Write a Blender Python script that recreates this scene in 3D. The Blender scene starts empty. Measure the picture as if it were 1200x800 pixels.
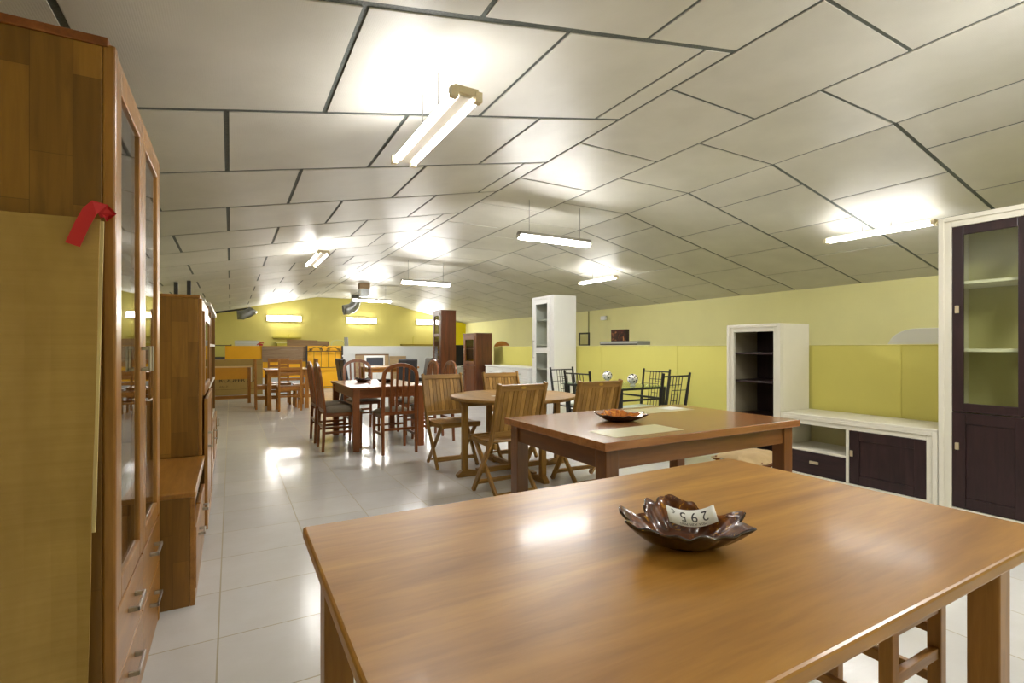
import bpy, math, random
from mathutils import Vector, Matrix
random.seed(7)
S = bpy.context.scene
COL = S.collection
PI = math.pi
R = math.radians

# ------------------------------------------------------------------ materials
MC = {}
def srgb(r, g, b):
    f = lambda c: (c/255/12.92) if c/255 <= .04045 else ((c/255+.055)/1.055)**2.4
    return (f(r), f(g), f(b), 1)

def newmat(name):
    m = bpy.data.materials.new(name); m.use_nodes = True
    nt = m.node_tree
    return m, nt, nt.nodes['Principled BSDF']

def setp(p, **k):
    names = dict(rough='Roughness', metal='Metallic', spec='Specular IOR Level', coat='Coat Weight', coatr='Coat Roughness')
    for a, v in k.items():
        p.inputs[names[a]].default_value = v

def coords(nt, scale=(1, 1, 1), rot=(0, 0, 0), which='Object'):
    tc = nt.nodes.new('ShaderNodeTexCoord'); mp = nt.nodes.new('ShaderNodeMapping')
    mp.inputs['Scale'].default_value = scale; mp.inputs['Rotation'].default_value = rot
    nt.links.new(tc.outputs[which], mp.inputs['Vector'])
    return mp.outputs['Vector']

def noise(nt, vec, scale, detail=4, rough=.55, dist=0):
    n = nt.nodes.new('ShaderNodeTexNoise')
    n.inputs['Scale'].default_value = scale; n.inputs['Detail'].default_value = detail
    n.inputs['Roughness'].default_value = rough; n.inputs['Distortion'].default_value = dist
    nt.links.new(vec, n.inputs['Vector'])
    return n.outputs['Fac']

def ramp(nt, fac, stops):
    r = nt.nodes.new('ShaderNodeValToRGB')
    e = r.color_ramp.elements
    e[0].position, e[0].color = stops[0]
    e[1].position, e[1].color = stops[-1]
    for p, c in stops[1:-1]:
        x = e.new(p); x.color = c
    nt.links.new(fac, r.inputs['Fac'])
    return r.outputs['Color']

def mixc(nt, a, b, fac, mode='MIX'):
    m = nt.nodes.new('ShaderNodeMix'); m.data_type = 'RGBA'; m.blend_type = mode
    if isinstance(fac, float): m.inputs['Factor'].default_value = fac
    else: nt.links.new(fac, m.inputs['Factor'])
    for v, i in ((a, 6), (b, 7)):
        if isinstance(v, tuple): m.inputs[i].default_value = v
        else: nt.links.new(v, m.inputs[i])
    return m.outputs[2]

def bump(nt, p, h, strength, dist=.01):
    b = nt.nodes.new('ShaderNodeBump')
    b.inputs['Strength'].default_value = strength; b.inputs['Distance'].default_value = dist
    nt.links.new(h, b.inputs['Height']); nt.links.new(b.outputs['Normal'], p.inputs['Normal'])

def wood(name, dark, light, axis='z', rough=.35, coat=.0, grain=1.0):
    key = (name, axis)
    if key in MC: return MC[key]
    m, nt, p = newmat(name + '_' + axis)
    sc = {'x': (.9, 9, 9), 'y': (9, .9, 9), 'z': (9, 9, .9)}[axis]
    v = coords(nt, sc)
    n1 = noise(nt, v, 1.3*grain, 5, .55, 1.2)
    v2 = coords(nt, tuple(s*6 for s in sc))
    n2 = noise(nt, v2, 1.5*grain, 3, .6, .3)
    mid = tuple((a+b)/2 for a, b in zip(dark, light))
    c1 = ramp(nt, n1, [(.28, dark), (.5, mid), (.72, light)])
    c2 = mixc(nt, c1, ramp(nt, n2, [(.3, (.72, .66, .6, 1)), (.6, (1, 1, 1, 1))]), .55, 'MULTIPLY')
    nt.links.new(c2, p.inputs['Base Color'])
    setp(p, rough=rough, coat=coat, coatr=.12)
    bump(nt, p, n2, .06, .004)
    MC[key] = m
    return m

def block_wood(name, dark, light, plane, rough=.4):
    """finger jointed solid panels: staves of different tone running up the panel"""
    m, nt, p = newmat(name)
    tc = nt.nodes.new('ShaderNodeTexCoord'); sx = nt.nodes.new('ShaderNodeSeparateXYZ'); cb = nt.nodes.new('ShaderNodeCombineXYZ')
    nt.links.new(tc.outputs['Object'], sx.inputs[0])
    a, b = plane        # a = stave axis, b = across
    nt.links.new(sx.outputs[a], cb.inputs[0]); nt.links.new(sx.outputs[b], cb.inputs[1])
    br = nt.nodes.new('ShaderNodeTexBrick'); br.offset = .37; br.squash = 1
    br.inputs['Scale'].default_value = 1; br.inputs['Brick Width'].default_value = .34; br.inputs['Row Height'].default_value = .085
    br.inputs['Mortar Size'].default_value = .0008; br.inputs['Mortar Smooth'].default_value = .4; br.inputs['Bias'].default_value = 0
    br.inputs['Color1'].default_value = dark; br.inputs['Color2'].default_value = light
    br.inputs['Mortar'].default_value = tuple(c*.7 for c in dark[:3])+(1,)
    nt.links.new(cb.outputs[0], br.inputs['Vector'])
    sc = [14, 14, 14]; sc['XYZ'.index(a)] = 1.2
    n = noise(nt, coords(nt, tuple(sc)), 2.2, 5, .6, .8)
    c = mixc(nt, br.outputs['Color'], ramp(nt, n, [(.3, (.62, .55, .5, 1)), (.65, (1.08, 1.04, 1, 1))]), .7, 'MULTIPLY')
    # dark knots
    vo = nt.nodes.new('ShaderNodeTexVoronoi'); vo.inputs['Scale'].default_value = 3.1
    nt.links.new(coords(nt, (1, 1, .8)), vo.inputs['Vector'])
    k = ramp(nt, vo.outputs['Distance'], [(.03, (.16, .09, .05, 1)), (.085, (1, 1, 1, 1))])
    c = mixc(nt, c, k, .75, 'MULTIPLY')
    nt.links.new(c, p.inputs['Base Color']); setp(p, rough=rough)
    return m

def plain(name, col, rough=.5, metal=0, coat=0, spec=.5, var=.0, vscale=6, bmp=0, bscale=80):
    if name in MC: return MC[name]
    m, nt, p = newmat(name)
    v = coords(nt)
    n = noise(nt, v, vscale, 4)
    d = tuple(c*(1-var) for c in col[:3])+(1,)
    nt.links.new(ramp(nt, n, [(.3, d), (.7, col)]), p.inputs['Base Color'])
    setp(p, rough=rough, metal=metal, coat=coat, spec=spec)
    if bmp: bump(nt, p, noise(nt, v, bscale, 3), bmp, .003)
    MC[name] = m
    return m

def emit(name, col, strength):
    if name in MC: return MC[name]
    m = bpy.data.materials.new(name); m.use_nodes = True; nt = m.node_tree
    nt.nodes.clear()
    e = nt.nodes.new('ShaderNodeEmission'); o = nt.nodes.new('ShaderNodeOutputMaterial')
    e.inputs['Color'].default_value = col; e.inputs['Strength'].default_value = strength
    nt.links.new(e.outputs[0], o.inputs[0])
    MC[name] = m
    return m

def pane_glass(name, tint=(.95, .97, .95, 1), f0=.04, rough=.02):
    if name in MC: return MC[name]
    m = bpy.data.materials.new(name); m.use_nodes = True; nt = m.node_tree
    nt.nodes.clear()
    t = nt.nodes.new('ShaderNodeBsdfTransparent'); g = nt.nodes.new('ShaderNodeBsdfGlossy')
    mx = nt.nodes.new('ShaderNodeMixShader'); o = nt.nodes.new('ShaderNodeOutputMaterial')
    t.inputs['Color'].default_value = tint; g.inputs['Roughness'].default_value = rough
    # Schlick reflectance of a thin pane, the same from both sides
    ge = nt.nodes.new('ShaderNodeNewGeometry'); dt = nt.nodes.new('ShaderNodeVectorMath'); dt.operation = 'DOT_PRODUCT'
    nt.links.new(ge.outputs['Normal'], dt.inputs[0]); nt.links.new(ge.outputs['Incoming'], dt.inputs[1])
    def mth(op, a, b=None):
        q = nt.nodes.new('ShaderNodeMath'); q.operation = op
        for k, v in enumerate((a, b)):
            if v is None: continue
            if isinstance(v, (int, float)): q.inputs[k].default_value = v
            else: nt.links.new(v, q.inputs[k])
        return q.outputs[0]
    c = mth('ABSOLUTE', dt.outputs['Value']); c = mth('SUBTRACT', 1, c); c = mth('POWER', c, 5); c = mth('MULTIPLY', c, .96); c = mth('ADD', c, f0)
    nt.links.new(c, mx.inputs[0]); nt.links.new(t.outputs[0], mx.inputs[1]); nt.links.new(g.outputs[0], mx.inputs[2])
    nt.links.new(mx.outputs[0], o.inputs[0])
    MC[name] = m
    return m

# wood families (dark, light)
HONEY = (srgb(138, 94, 38), srgb(176, 126, 60))
def honey(a, rough=.3, coat=.0): return wood('honey_pine', *HONEY, a, rough, coat)
def table_pine(a): return wood('table_pine', srgb(150, 100, 34), srgb(196, 144, 62), a, .38, .1, .6)
def cherry(a): return wood('cherry', srgb(100, 60, 24), srgb(128, 80, 36), a, .28, .2, .9)
def cherry_top(a): return wood('cherry_top', srgb(138, 88, 48), srgb(166, 112, 64), a, .24, .3, .9)
def mahog(a): return wood('mahogany', srgb(110, 58, 24), srgb(150, 86, 40), a, .3, .2)
def teak(a): return wood('teak', srgb(128, 92, 32), srgb(172, 130, 60), a, .42, 0, 1.3)
def teak2(a): return wood('light_teak', srgb(158, 116, 46), srgb(196, 152, 78), a, .42, 0, 1.3)
def oak(a): return wood('honey_oak', srgb(152, 98, 30), srgb(188, 126, 48), a, .35)
def walnut(a): return wood('walnut_stain', srgb(74, 40, 20), srgb(112, 62, 32), a, .35, .1)
def wenge(a): return wood('wenge', srgb(30, 16, 18), srgb(54, 32, 34), a, .42, 0, 1.6)
BLOCKX = block_wood('stave_panel_side', srgb(120, 84, 28), srgb(164, 120, 48), 'ZX', .42)
WHITE = plain('ivory_lacquer', srgb(226, 222, 206), .38, var=.03)
WHITE2 = plain('white_paint', srgb(232, 232, 228), .35, var=.02)
STEEL = plain('brushed_nickel', srgb(196, 192, 184), .32, 1, var=.08, vscale=60)
GALV = plain('galvanised_steel', srgb(168, 170, 168), .34, 1, var=.25, vscale=14)
BLACKMETAL = plain('black_metal', srgb(26, 26, 28), .42, var=.2)
BLACK = plain('black_leather', srgb(30, 26, 26), .45, var=.2, bmp=.1)
DARK = plain('dark_steel', srgb(52, 50, 50), .5, var=.2)
TAUPE = plain('taupe_fabric', srgb(124, 112, 92), .85, var=.15, vscale=40, bmp=.2, bscale=400)
CARD = None
GLASS = pane_glass('clear_pane')
def _card():
    m, nt, p = newmat('corrugated_cardboard')
    n = noise(nt, coords(nt, (1, 1, 34)), 2.0, 3, .5)
    w = noise(nt, coords(nt, (3, 3, 1.2)), 1.6, 4, .6)
    c = mixc(nt, ramp(nt, w, [(.3, srgb(160, 130, 76)), (.7, srgb(186, 156, 96))]), ramp(nt, n, [(.35, (.9, .88, .85, 1)), (.6, (1, 1, 1, 1))]), .5, 'MULTIPLY')
    nt.links.new(c, p.inputs['Base Color']); setp(p, rough=.8, spec=.2)
    bump(nt, p, n, .25, .006)
    return m
CARD = _card()

# ------------------------------------------------------------------ geometry helper
class MB:
    def __init__(s): s.v = []; s.f = []; s.mi = []; s.cur = 0
    def add(s, vs, fs):
        o = len(s.v); s.v += [tuple(x) for x in vs]
        for f in fs: s.f.append([o+i for i in f]); s.mi.append(s.cur)
        return s
    def box(s, x0, x1, y0, y1, z0, z1):
        vs = [(x, y, z) for x in (x0, x1) for y in (y0, y1) for z in (z0, z1)]
        return s.add(vs, [(0, 1, 3, 2), (4, 6, 7, 5), (0, 4, 5, 1), (2, 3, 7, 6), (0, 2, 6, 4), (1, 5, 7, 3)])
    def bar(s, p0, p1, w, h, up=(0, 0, 1), w1=None, h1=None):
        p0 = Vector(p0); p1 = Vector(p1); d = (p1-p0).normalized(); u = Vector(up)
        sd = d.cross(u)
        if sd.length < 1e-4: sd = d.cross(Vector((0, 1, 0)))
        sd.normalize(); u = sd.cross(d).normalized()
        vs = []
        for p, a, b in ((p0, w, h), (p1, w1 or w, h1 or h)):
            for i, j in ((-1, -1), (1, -1), (1, 1), (-1, 1)): vs.append(p+sd*(i*a/2)+u*(j*b/2))
        return s.add(vs, [(3, 2, 1, 0), (4, 5, 6, 7), (0, 1, 5, 4), (1, 2, 6, 5), (2, 3, 7, 6), (3, 0, 4, 7)])
    def cyl(s, p0, p1, r0, r1=None, n=16, caps=True):
        return s.tube([p0, p1], [r0, r0 if r1 is None else r1], n, caps)
    def tube(s, pts, rad, n=10, caps=True):
        pts = [Vector(p) for p in pts]
        if not isinstance(rad, (list, tuple)): rad = [rad]*len(pts)
        vs = []; prev = None
        for i, p in enumerate(pts):
            d = (pts[min(i+1, len(pts)-1)]-pts[max(i-1, 0)]).normalized()
            if prev is None:
                a = d.cross(Vector((0, 0, 1)))
                if a.length < 1e-3: a = d.cross(Vector((0, 1, 0)))
            else: a = prev - d*prev.dot(d)
            a.normalize(); prev = a; b = d.cross(a)
            for k in range(n):
                t = 2*PI*k/n; vs.append(p+(a*math.cos(t)+b*math.sin(t))*rad[i])
        fs = []
        for i in range(len(pts)-1):
            for k in range(n):
                q = (k+1) % n; fs.append((i*n+k, i*n+q, (i+1)*n+q, (i+1)*n+k))
        if caps:
            fs.append(tuple(range(n))[::-1]); fs.append(tuple((len(pts)-1)*n+k for k in range(n)))
        return s.add(vs, fs)
    def ribbon(s, pts, w, h, side):
        """rectangular section swept along pts; side = constant axis"""
        pts = [Vector(p) for p in pts]; sd = Vector(side).normalized(); vs = []
        for i, p in enumerate(pts):
            d = (pts[min(i+1, len(pts)-1)]-pts[max(i-1, 0)]).normalized(); nrm = sd.cross(d).normalized()
            for a, b in ((-1, -1), (1, -1), (1, 1), (-1, 1)): vs.append(p+sd*(a*w/2)+nrm*(b*h/2))
        fs = [(0, 1, 2, 3), tuple((len(pts)-1)*4+k for k in (3, 2, 1, 0))]
        for i in range(len(pts)-1):
            for k in range(4):
                q = (k+1) % 4; fs.append((i*4+k, (i+1)*4+k, (i+1)*4+q, i*4+q))
        return s.add(vs, fs)
    def lathe(s, prof, c=(0, 0, 0), n=32):
        vs = [(c[0]+r*math.cos(2*PI*k/n), c[1]+r*math.sin(2*PI*k/n), c[2]+z) for r, z in prof for k in range(n)]
        fs = []
        for i in range(len(prof)-1):
            for k in range(n):
                q = (k+1) % n; fs.append((i*n+k, i*n+q, (i+1)*n+q, (i+1)*n+k))
        fs.append(tuple(range(n))[::-1]); fs.append(tuple((len(prof)-1)*n+k for k in range(n)))
        return s.add(vs, fs)
    def prism(s, poly, d0, d1, plane='xz'):
        """polygon in a plane, extruded along the third axis"""
        def P(a, b, c): return {'xz': (a, c, b), 'yz': (c, a, b), 'xy': (a, b, c)}[plane]
        n = len(poly); vs = [P(a, b, d0) for a, b in poly]+[P(a, b, d1) for a, b in poly]
        fs = [tuple(range(n)), tuple(range(2*n-1, n-1, -1))]+[(i, i+n, (i+1) % n+n, (i+1) % n) for i in range(n)]
        return s.add(vs, fs)
    def build(s, name, mat, parent=None, bevel=0, smooth=False, sub=0):
        me = bpy.data.meshes.new(name); me.from_pydata(s.v, [], s.f)
        for m in (mat if isinstance(mat, list) else [mat]): me.materials.append(m)
        for p, i in zip(me.polygons, s.mi): p.material_index = i
        import bmesh
        b = bmesh.new(); b.from_mesh(me); bmesh.ops.recalc_face_normals(b, faces=b.faces); b.to_mesh(me); b.free()
        o = bpy.data.objects.new(name, me); COL.objects.link(o)
        if parent: o.parent = parent
        if smooth:
            for p in me.polygons: p.use_smooth = True
        if bevel:
            bm = o.modifiers.new('bevel', 'BEVEL'); bm.width = bevel; bm.segments = 2; bm.limit_method = 'ANGLE'; bm.angle_limit = R(40)
        if sub:
            sm = o.modifiers.new('sub', 'SUBSURF'); sm.levels = sub; sm.render_levels = sub
        return o

def box(name, mat, parent, *b, bevel=.003): return MB().box(*b).build(name, mat, parent, bevel)

def tag(o, label, cat, group=None):
    o['label'] = label; o['category'] = cat
    if group: o['group'] = group
    return o
def thing(name, label, cat, loc=(0, 0, 0), rz=0, group=None):
    o = bpy.data.objects.new(name, None); COL.objects.link(o)
    o.empty_display_size = .1; o.location = loc; o.rotation_euler = (0, 0, R(rz))
    return tag(o, label, cat, group)
def struct(o): o['kind'] = 'structure'; return o
def dup(root, label, loc, rz, group=None):
    kids = {}
    for o in list(COL.objects): kids.setdefault(o.parent, []).append(o)
    def cp(o, par):
        c = o.copy(); COL.objects.link(c)
        if par: c.parent = par
        for k in kids.get(o, []): cp(k, c)
        return c
    r = cp(root, None); r.location = loc; r.rotation_euler = (0, 0, R(rz)); r['label'] = label
    if group: r['group'] = group
    return r
def text(name, body, size, mat, parent, M, extrude=.0004, align='CENTER'):
    cu = bpy.data.curves.new(name, 'FONT'); cu.body = body; cu.size = size; cu.extrude = extrude
    cu.align_x = align; cu.align_y = 'CENTER'
    t = bpy.data.objects.new(name+'_tmp', cu); COL.objects.link(t)
    bpy.context.view_layer.update()
    me = bpy.data.meshes.new_from_object(t.evaluated_get(bpy.context.evaluated_depsgraph_get()))
    bpy.data.objects.remove(t)
    me.transform(M); me.materials.clear(); me.materials.append(mat)
    o = bpy.data.objects.new(name, me); COL.objects.link(o); o.parent = parent
    return o

# ------------------------------------------------------------------ camera
cam = bpy.data.cameras.new('camera'); co = bpy.data.objects.new('camera', cam); COL.objects.link(co)
co.location = (0, 0, 1.2); co.rotation_euler = (R(90), 0, R(-29.4))
cam.sensor_width = 36; cam.lens = 585/1200*36; cam.shift_y = 7/1200; cam.clip_start = .02
S.camera = co
S.view_settings.view_transform = 'Standard'; S.view_settings.look = 'None'
S.view_settings.gamma = 1; S.view_settings.use_curve_mapping = False
S.view_settings.exposure = 1.7
w = bpy.data.worlds.new('world'); S.world = w; w.use_nodes = True
w.node_tree.nodes['Background'].inputs[0].default_value = (.05, .05, .05, 1)

# ------------------------------------------------------------------ room shell
XW0, XW1, YF, YB = -1.05, 8.0, 17.9, -3.2
ZF, XL, XR, SL, SR = 2.9, 2.517, 4.38, .206, .21
def ceil(x): return ZF-SL*(XL-x) if x < XL else (ZF if x < XR else ZF-SR*(x-XR))

def floor_mat():
    m, nt, p = newmat('glossy_ivory_tiles')
    tc = nt.nodes.new('ShaderNodeTexCoord')
    br = nt.nodes.new('ShaderNodeTexBrick'); br.offset = 0; br.squash = 1
    mp = nt.nodes.new('ShaderNodeMapping'); mp.inputs['Location'].default_value = (.045, -3.29+.45*10, 0)
    nt.links.new(tc.outputs['Object'], mp.inputs['Vector']); nt.links.new(mp.outputs[0], br.inputs['Vector'])
    br.inputs['Scale'].default_value = 1; br.inputs['Brick Width'].default_value = .45; br.inputs['Row Height'].default_value = .45
    br.inputs['Mortar Size'].default_value = .0035; br.inputs['Mortar Smooth'].default_value = .1
    br.inputs['Color1'].default_value = srgb(208, 207, 205); br.inputs['Color2'].default_value = srgb(218, 217, 214)
    br.inputs['Mortar'].default_value = srgb(168, 160, 138)
    n = noise(nt, coords(nt), 5, 4)
    c = mixc(nt, br.outputs['Color'], ramp(nt, n, [(.3, (.93, .92, .9, 1)), (.7, (1, 1, 1, 1))]), .8, 'MULTIPLY')
    nt.links.new(c, p.inputs['Base Color'])
    rr = ramp(nt, br.outputs['Fac'], [(0, (.17, .17, .17, 1)), (1, (.6, .6, .6, 1))])
    nt.links.new(rr, p.inputs['Roughness'])
    n2 = noise(nt, coords(nt, (1, 3.5, 1)), 16, 3, .55, .4)
    ad = nt.nodes.new('ShaderNodeMath'); ad.operation = 'MULTIPLY_ADD'; ad.inputs[1].default_value = -3.0
    nt.links.new(br.outputs['Fac'], ad.inputs[0]); nt.links.new(n2, ad.inputs[2])
    bump(nt, p, ad.outputs[0], .2, .003)
    return m
def wall_mat(name, col, var=.06):
    m, nt, p = newmat(name)
    n = noise(nt, coords(nt), 1.6, 5)
    nt.links.new(ramp(nt, n, [(.3, tuple(c*(1-var) for c in col[:3])+(1,)), (.7, col)]), p.inputs['Base Color'])
    setp(p, rough=.75, spec=.25)
    bump(nt, p, noise(nt, coords(nt), 160, 3), .08, .002)
    return m
LIME = wall_mat('lime_wall_paint', srgb(216, 208, 140))
PALE = wall_mat('pale_lime_paint', srgb(244, 239, 176))
OLIVE = wall_mat('lime_partition_paint', srgb(216, 208, 114))
FARLIME = wall_mat('far_wall_lime_paint', srgb(222, 210, 122))

fl = MB().box(XW0-.2, XW1+.2, YB-.2, YF+.2, -.1, 0).build('floor', floor_mat()); struct(fl)
def gable(name, y0, y1, mat):
    pr = [(XW0, 0), (XW1, 0), (XW1, ceil(XW1)+.04), (XR, ZF+.04), (XL, ZF+.04), (XW0, ceil(XW0)+.04)]
    return struct(MB().prism(pr, y0, y1).build(name, mat))
gable('wall_far', YF, YF+.15, FARLIME)
gable('wall_near', YB-.15, YB, PALE)
struct(MB().box(XW1, XW1+.15, YB-.15, YF+.15, 0, ceil(XW1)+.04).build('wall_right', PALE))
struct(MB().box(XW0-.15, XW0, YB-.15, YF+.15, 0, ceil(XW0)+.04).build('wall_left', LIME))
# saturated yellow strip in the far right corner
struct(MB().box(7.25, 8.0, YF-.02, YF, 0, 2.17).build('trim_1', wall_mat('strong_yellow', srgb(222, 205, 30))))

def ceiling_mats():
    j, nt, p = newmat('grey_joint_strip')
    n = noise(nt, coords(nt), 120, 2)
    nt.links.new(ramp(nt, n, [(.3, srgb(74, 80, 76)), (.7, srgb(104, 110, 106))]), p.inputs['Base Color']); setp(p, rough=.6)
    m, nt, p = newmat('embossed_foil_panel')
    n = noise(nt, coords(nt), 2.0, 4)
    nt.links.new(ramp(nt, n, [(.3, srgb(198, 195, 186)), (.7, srgb(211, 208, 199))]), p.inputs['Base Color'])
    setp(p, rough=.42, spec=.45)
    w1 = nt.nodes.new('ShaderNodeTexWave'); w1.bands_direction = 'X'; w1.inputs['Scale'].default_value = 40; w1.inputs['Distortion'].default_value = .6
    w2 = nt.nodes.new('ShaderNodeTexWave'); w2.bands_direction = 'Y'; w2.inputs['Scale'].default_value = 40; w2.inputs['Distortion'].default_value = .6
    v = coords(nt); nt.links.new(v, w1.inputs[0]); nt.links.new(v, w2.inputs[0])
    ad = nt.nodes.new('ShaderNodeMath'); ad.operation = 'ADD'
    nt.links.new(w1.outputs['Fac'], ad.inputs[0]); nt.links.new(w2.outputs['Fac'], ad.inputs[1])
    big = noise(nt, coords(nt, (1, 3, 1)), 2.2, 3)
    ad2 = nt.nodes.new('ShaderNodeMath'); ad2.operation = 'MULTIPLY_ADD'; ad2.inputs[1].default_value = 10
    nt.links.new(big, ad2.inputs[0]); nt.links.new(ad.outputs[0], ad2.inputs[2])
    bump(nt, p, ad2.outputs[0], .16, .0022)
    return [j, m]
def build_ceiling():
    b = MB()
    prof = [(XW0-.15, ceil(XW0-.15)), (XL, ZF), (XR, ZF), (XW1+.15, ceil(XW1+.15))]
    poly = prof+[(x, z+.12) for x, z in prof[::-1]]
    b.cur = 0; b.prism(poly, YB-.15, YF+.15)
    b.cur = 1
    PX, PY, T = .925, .98, .006
    def panel(x0, x1, y0, y1, gx=.014, gy=.016):
        x0 += gx; x1 -= gx; y0 += gy; y1 -= gy
        x0 = max(x0, XW0); x1 = min(x1, XW1); y0 = max(y0, YB); y1 = min(y1, YF)
        if x1-x0 < .03 or y1-y0 < .03: return
        e = .001
        vs = []
        for dz in (0, -T):
            for x, y in ((x0, y0), (x1, y0), (x1, y1), (x0, y1)): vs.append((x, y, ceil(x)+dz))
        b.add(vs, [(0, 1, 2, 3), (7, 6, 5, 4), (0, 4, 5, 1), (1, 5, 6, 2), (2, 6, 7, 3), (3, 7, 4, 0)])
    for k in range(-7, 19):
        ya = 1.87+PY*k; odd = k % 2
        # left slope
        xs = [2.29-PX*i-(.46 if odd else 0) for i in range(0, 6)]
        if odd: xs[0] = 1.83
        pts = [XL]+[x for x in xs if x > XW0]+[XW0-.2]
        for a, c in zip(pts, pts[1:]): panel(c, a, ya, ya+PY, .013, .02)
        # flat middle
        yb = 1.366+PY*k
        panel(XL, 3.39, yb, yb+PY, .012, .012)
        panel(3.39, 4.38, ya, ya+PY, .012, .012)
        # right slope
        xs = [(5.33 if not odd else 4.87)+PX*i for i in range(0, 5)]
        pts = [XR]+[x for x in xs if x < XW1]+[XW1+.2]
        for a, c in zip(pts, pts[1:]): panel(a, c, ya, ya+PY, .011, .016)
    return struct(b.build('ceiling', ceiling_mats()))
build_ceiling()
# flat ridge strips (pressed light metal trims along the two bends)

# low partitions: boxed ledges in front of the storage strip
PT = 1.222
def partition_right():
    b = MB(); b.box(4.985, 5.33, -1.2, 9.43, 0, PT)
    o = struct(b.build('wall_partition_right', OLIVE, bevel=.004))
    e = struct(MB().box(5.12, 5.33, 9.43, 9.9, 0, PT).build('wall_partition_return', OLIVE))
    for y in (2.1, 4.55, 6.05): struct(MB().box(4.979, 4.985, y-.02, y+.02, 0, PT).build('trim_2', OLIVE))
    struct(MB().box(4.975, 5.34, -1.2, 9.43, PT, PT+.008).build('trim_3', PALE))
partition_right()
PZ = 1.247
ORANGE = plain('orange_board', srgb(255, 188, 8), .5, var=.05, vscale=3)
LGREY = plain('pale_grey_board', srgb(214, 216, 214), .45, var=.03)
struct(MB().box(-.9, 7.1, 15.42, 15.5, 0, PZ).build('wall_partition_far', LGREY))
struct(MB().box(-.13, 2.886, 15.40, 15.42, .36, PZ).build('trim_4', ORANGE))
struct(MB().box(1.87, 2.886, 15.395, 15.415, .01, PZ).build('trim_5', ORANGE))
struct(MB().box(-.52, -.135, 15.40, 15.42, .95, PZ).build('trim_6', OLIVE))
struct(MB().box(-.52, -.135, 15.39, 15.42, .90, .95).build('trim_7', DARK))
struct(MB().box(2.9, 7.1, 15.41, 15.42, .0, .25).build('trim_8', plain('grey_board', srgb(180, 180, 178), .5)))

# ------------------------------------------------------------------ lights
TUBE = emit('lit_tube', (1, .985, .965, 1), 18)
DIFF = emit('lit_diffuser', (1, .985, .96, 1), 46)
PANELL = emit('lit_wall_panel', (1, .985, .95, 1), 20)
BODY = plain('white_batten', srgb(214, 206, 186), .4, var=.04)
CAPM = plain('cream_endcap', srgb(232, 218, 184), .5, var=.05)
WIRE = plain('chain_steel', srgb(150, 150, 148), .4, 1)
def hanger(root, x, y, zl, zc, loose=.0, rod=.004):
    MB().cyl((x, y, zl), (x, y, zc), rod, n=6).build('hanger', WIRE, root)
def tube_batten(label, x, y, z, L, group, gap=.115, name='ceiling_light', hood=0):
    """bare twin tube batten, long axis along y"""
    r = thing(name, label, 'light', (x, y, z), 0, group)
    h = L/2
    b = MB(); b.prism([(-.028, 0), (.028, 0), (.03+hood, .024), (.03+hood, .045), (-.03-hood, .045), (-.03-hood, .024)], -h, h).build('batten_body', BODY, r, .003)
    for sx in (-1, 1):
        MB().cyl((sx*gap/2, -h+.03, .004), (sx*gap/2, h-.03, .004), .0135, n=12).build('tube', TUBE, r, smooth=False)
        for e in (-1, 1):
            MB().box(sx*gap/2-.017, sx*gap/2+.017, e*h-.018, e*h+.018, -.016, .03).build('lamp_holder', CAPM, r, .004)
    for e in (-1, 1):
        MB().box(-gap/2, gap/2, e*h-.014, e*h+.014, .006, .04).build('end_cap', CAPM, r, .004)
    for e in (-.3, .3):
        zc = ceil(x)-z-.004
        hanger(r, 0, e*L*.45, .044, zc)
    return r
def diffuser_light(label, x, y, z, L, group):
    """sealed fitting with a long prismatic diffuser, long axis along x"""
    r = thing('ceiling_light', label, 'light', (x, y, z), 0, group); h = L/2
    prof = [(-.05, 0), (-.044, -.03), (-.022, -.048), (.022, -.048), (.044, -.03), (.05, 0)]
    MB().prism(prof, -h+.012, h-.012, 'yz').build('diffuser', DIFF, r, .004)
    MB().prism([(-.055, 0), (.055, 0), (.05, .028), (.03, .042), (-.03, .042), (-.05, .028)], -h, h, 'yz').build('housing', plain('grey_housing', srgb(176, 172, 164), .5, var=.05), r, .004)
    for e in (-1, 1): MB().box(e*h-.014, e*h+.014, -.04, .04, -.036, .0).build('end_cap', BODY, r, .006)
    for e in (-.36, .36): hanger(r, e*L, 0, .04, ceil(x+e*L)-z-.004, rod=.0035)
    return r
GL = 'suspended ceiling lights'
tube_batten('bare twin tube light hanging nearest, over the left side of the hall', .90, 2.46, 2.3, .90, GL, hood=.016)
tube_batten('bare twin tube light hanging above the dark and white shelving on the right', 5.93, 2.7, 2.4, 1.0, GL, .07)
tube_batten('short bare tube light above the tall white cabinet', 5.78, 5.97*1.2-.05, 2.4, 1.0, GL, .07)
tube_batten('bare twin tube light far off near the left slope, ends toward the viewer', 1.03, 7.3, 2.4, 1.15, GL, .12, hood=.016)
diffuser_light('sealed diffuser light hanging above the round garden table', 2.613*1.28, 3.823*1.28, 2.48, 1.0, GL)
diffuser_light('sealed diffuser light hanging above the dining table with mahogany chairs', 2.625*1.28, 7.36*1.28, 2.48, 1.0, GL)
diffuser_light('sealed diffuser light hanging in front of the far lime wall by the square duct', 2.6*1.28, 10.64*1.28, 2.48, 1.03, GL)
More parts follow.
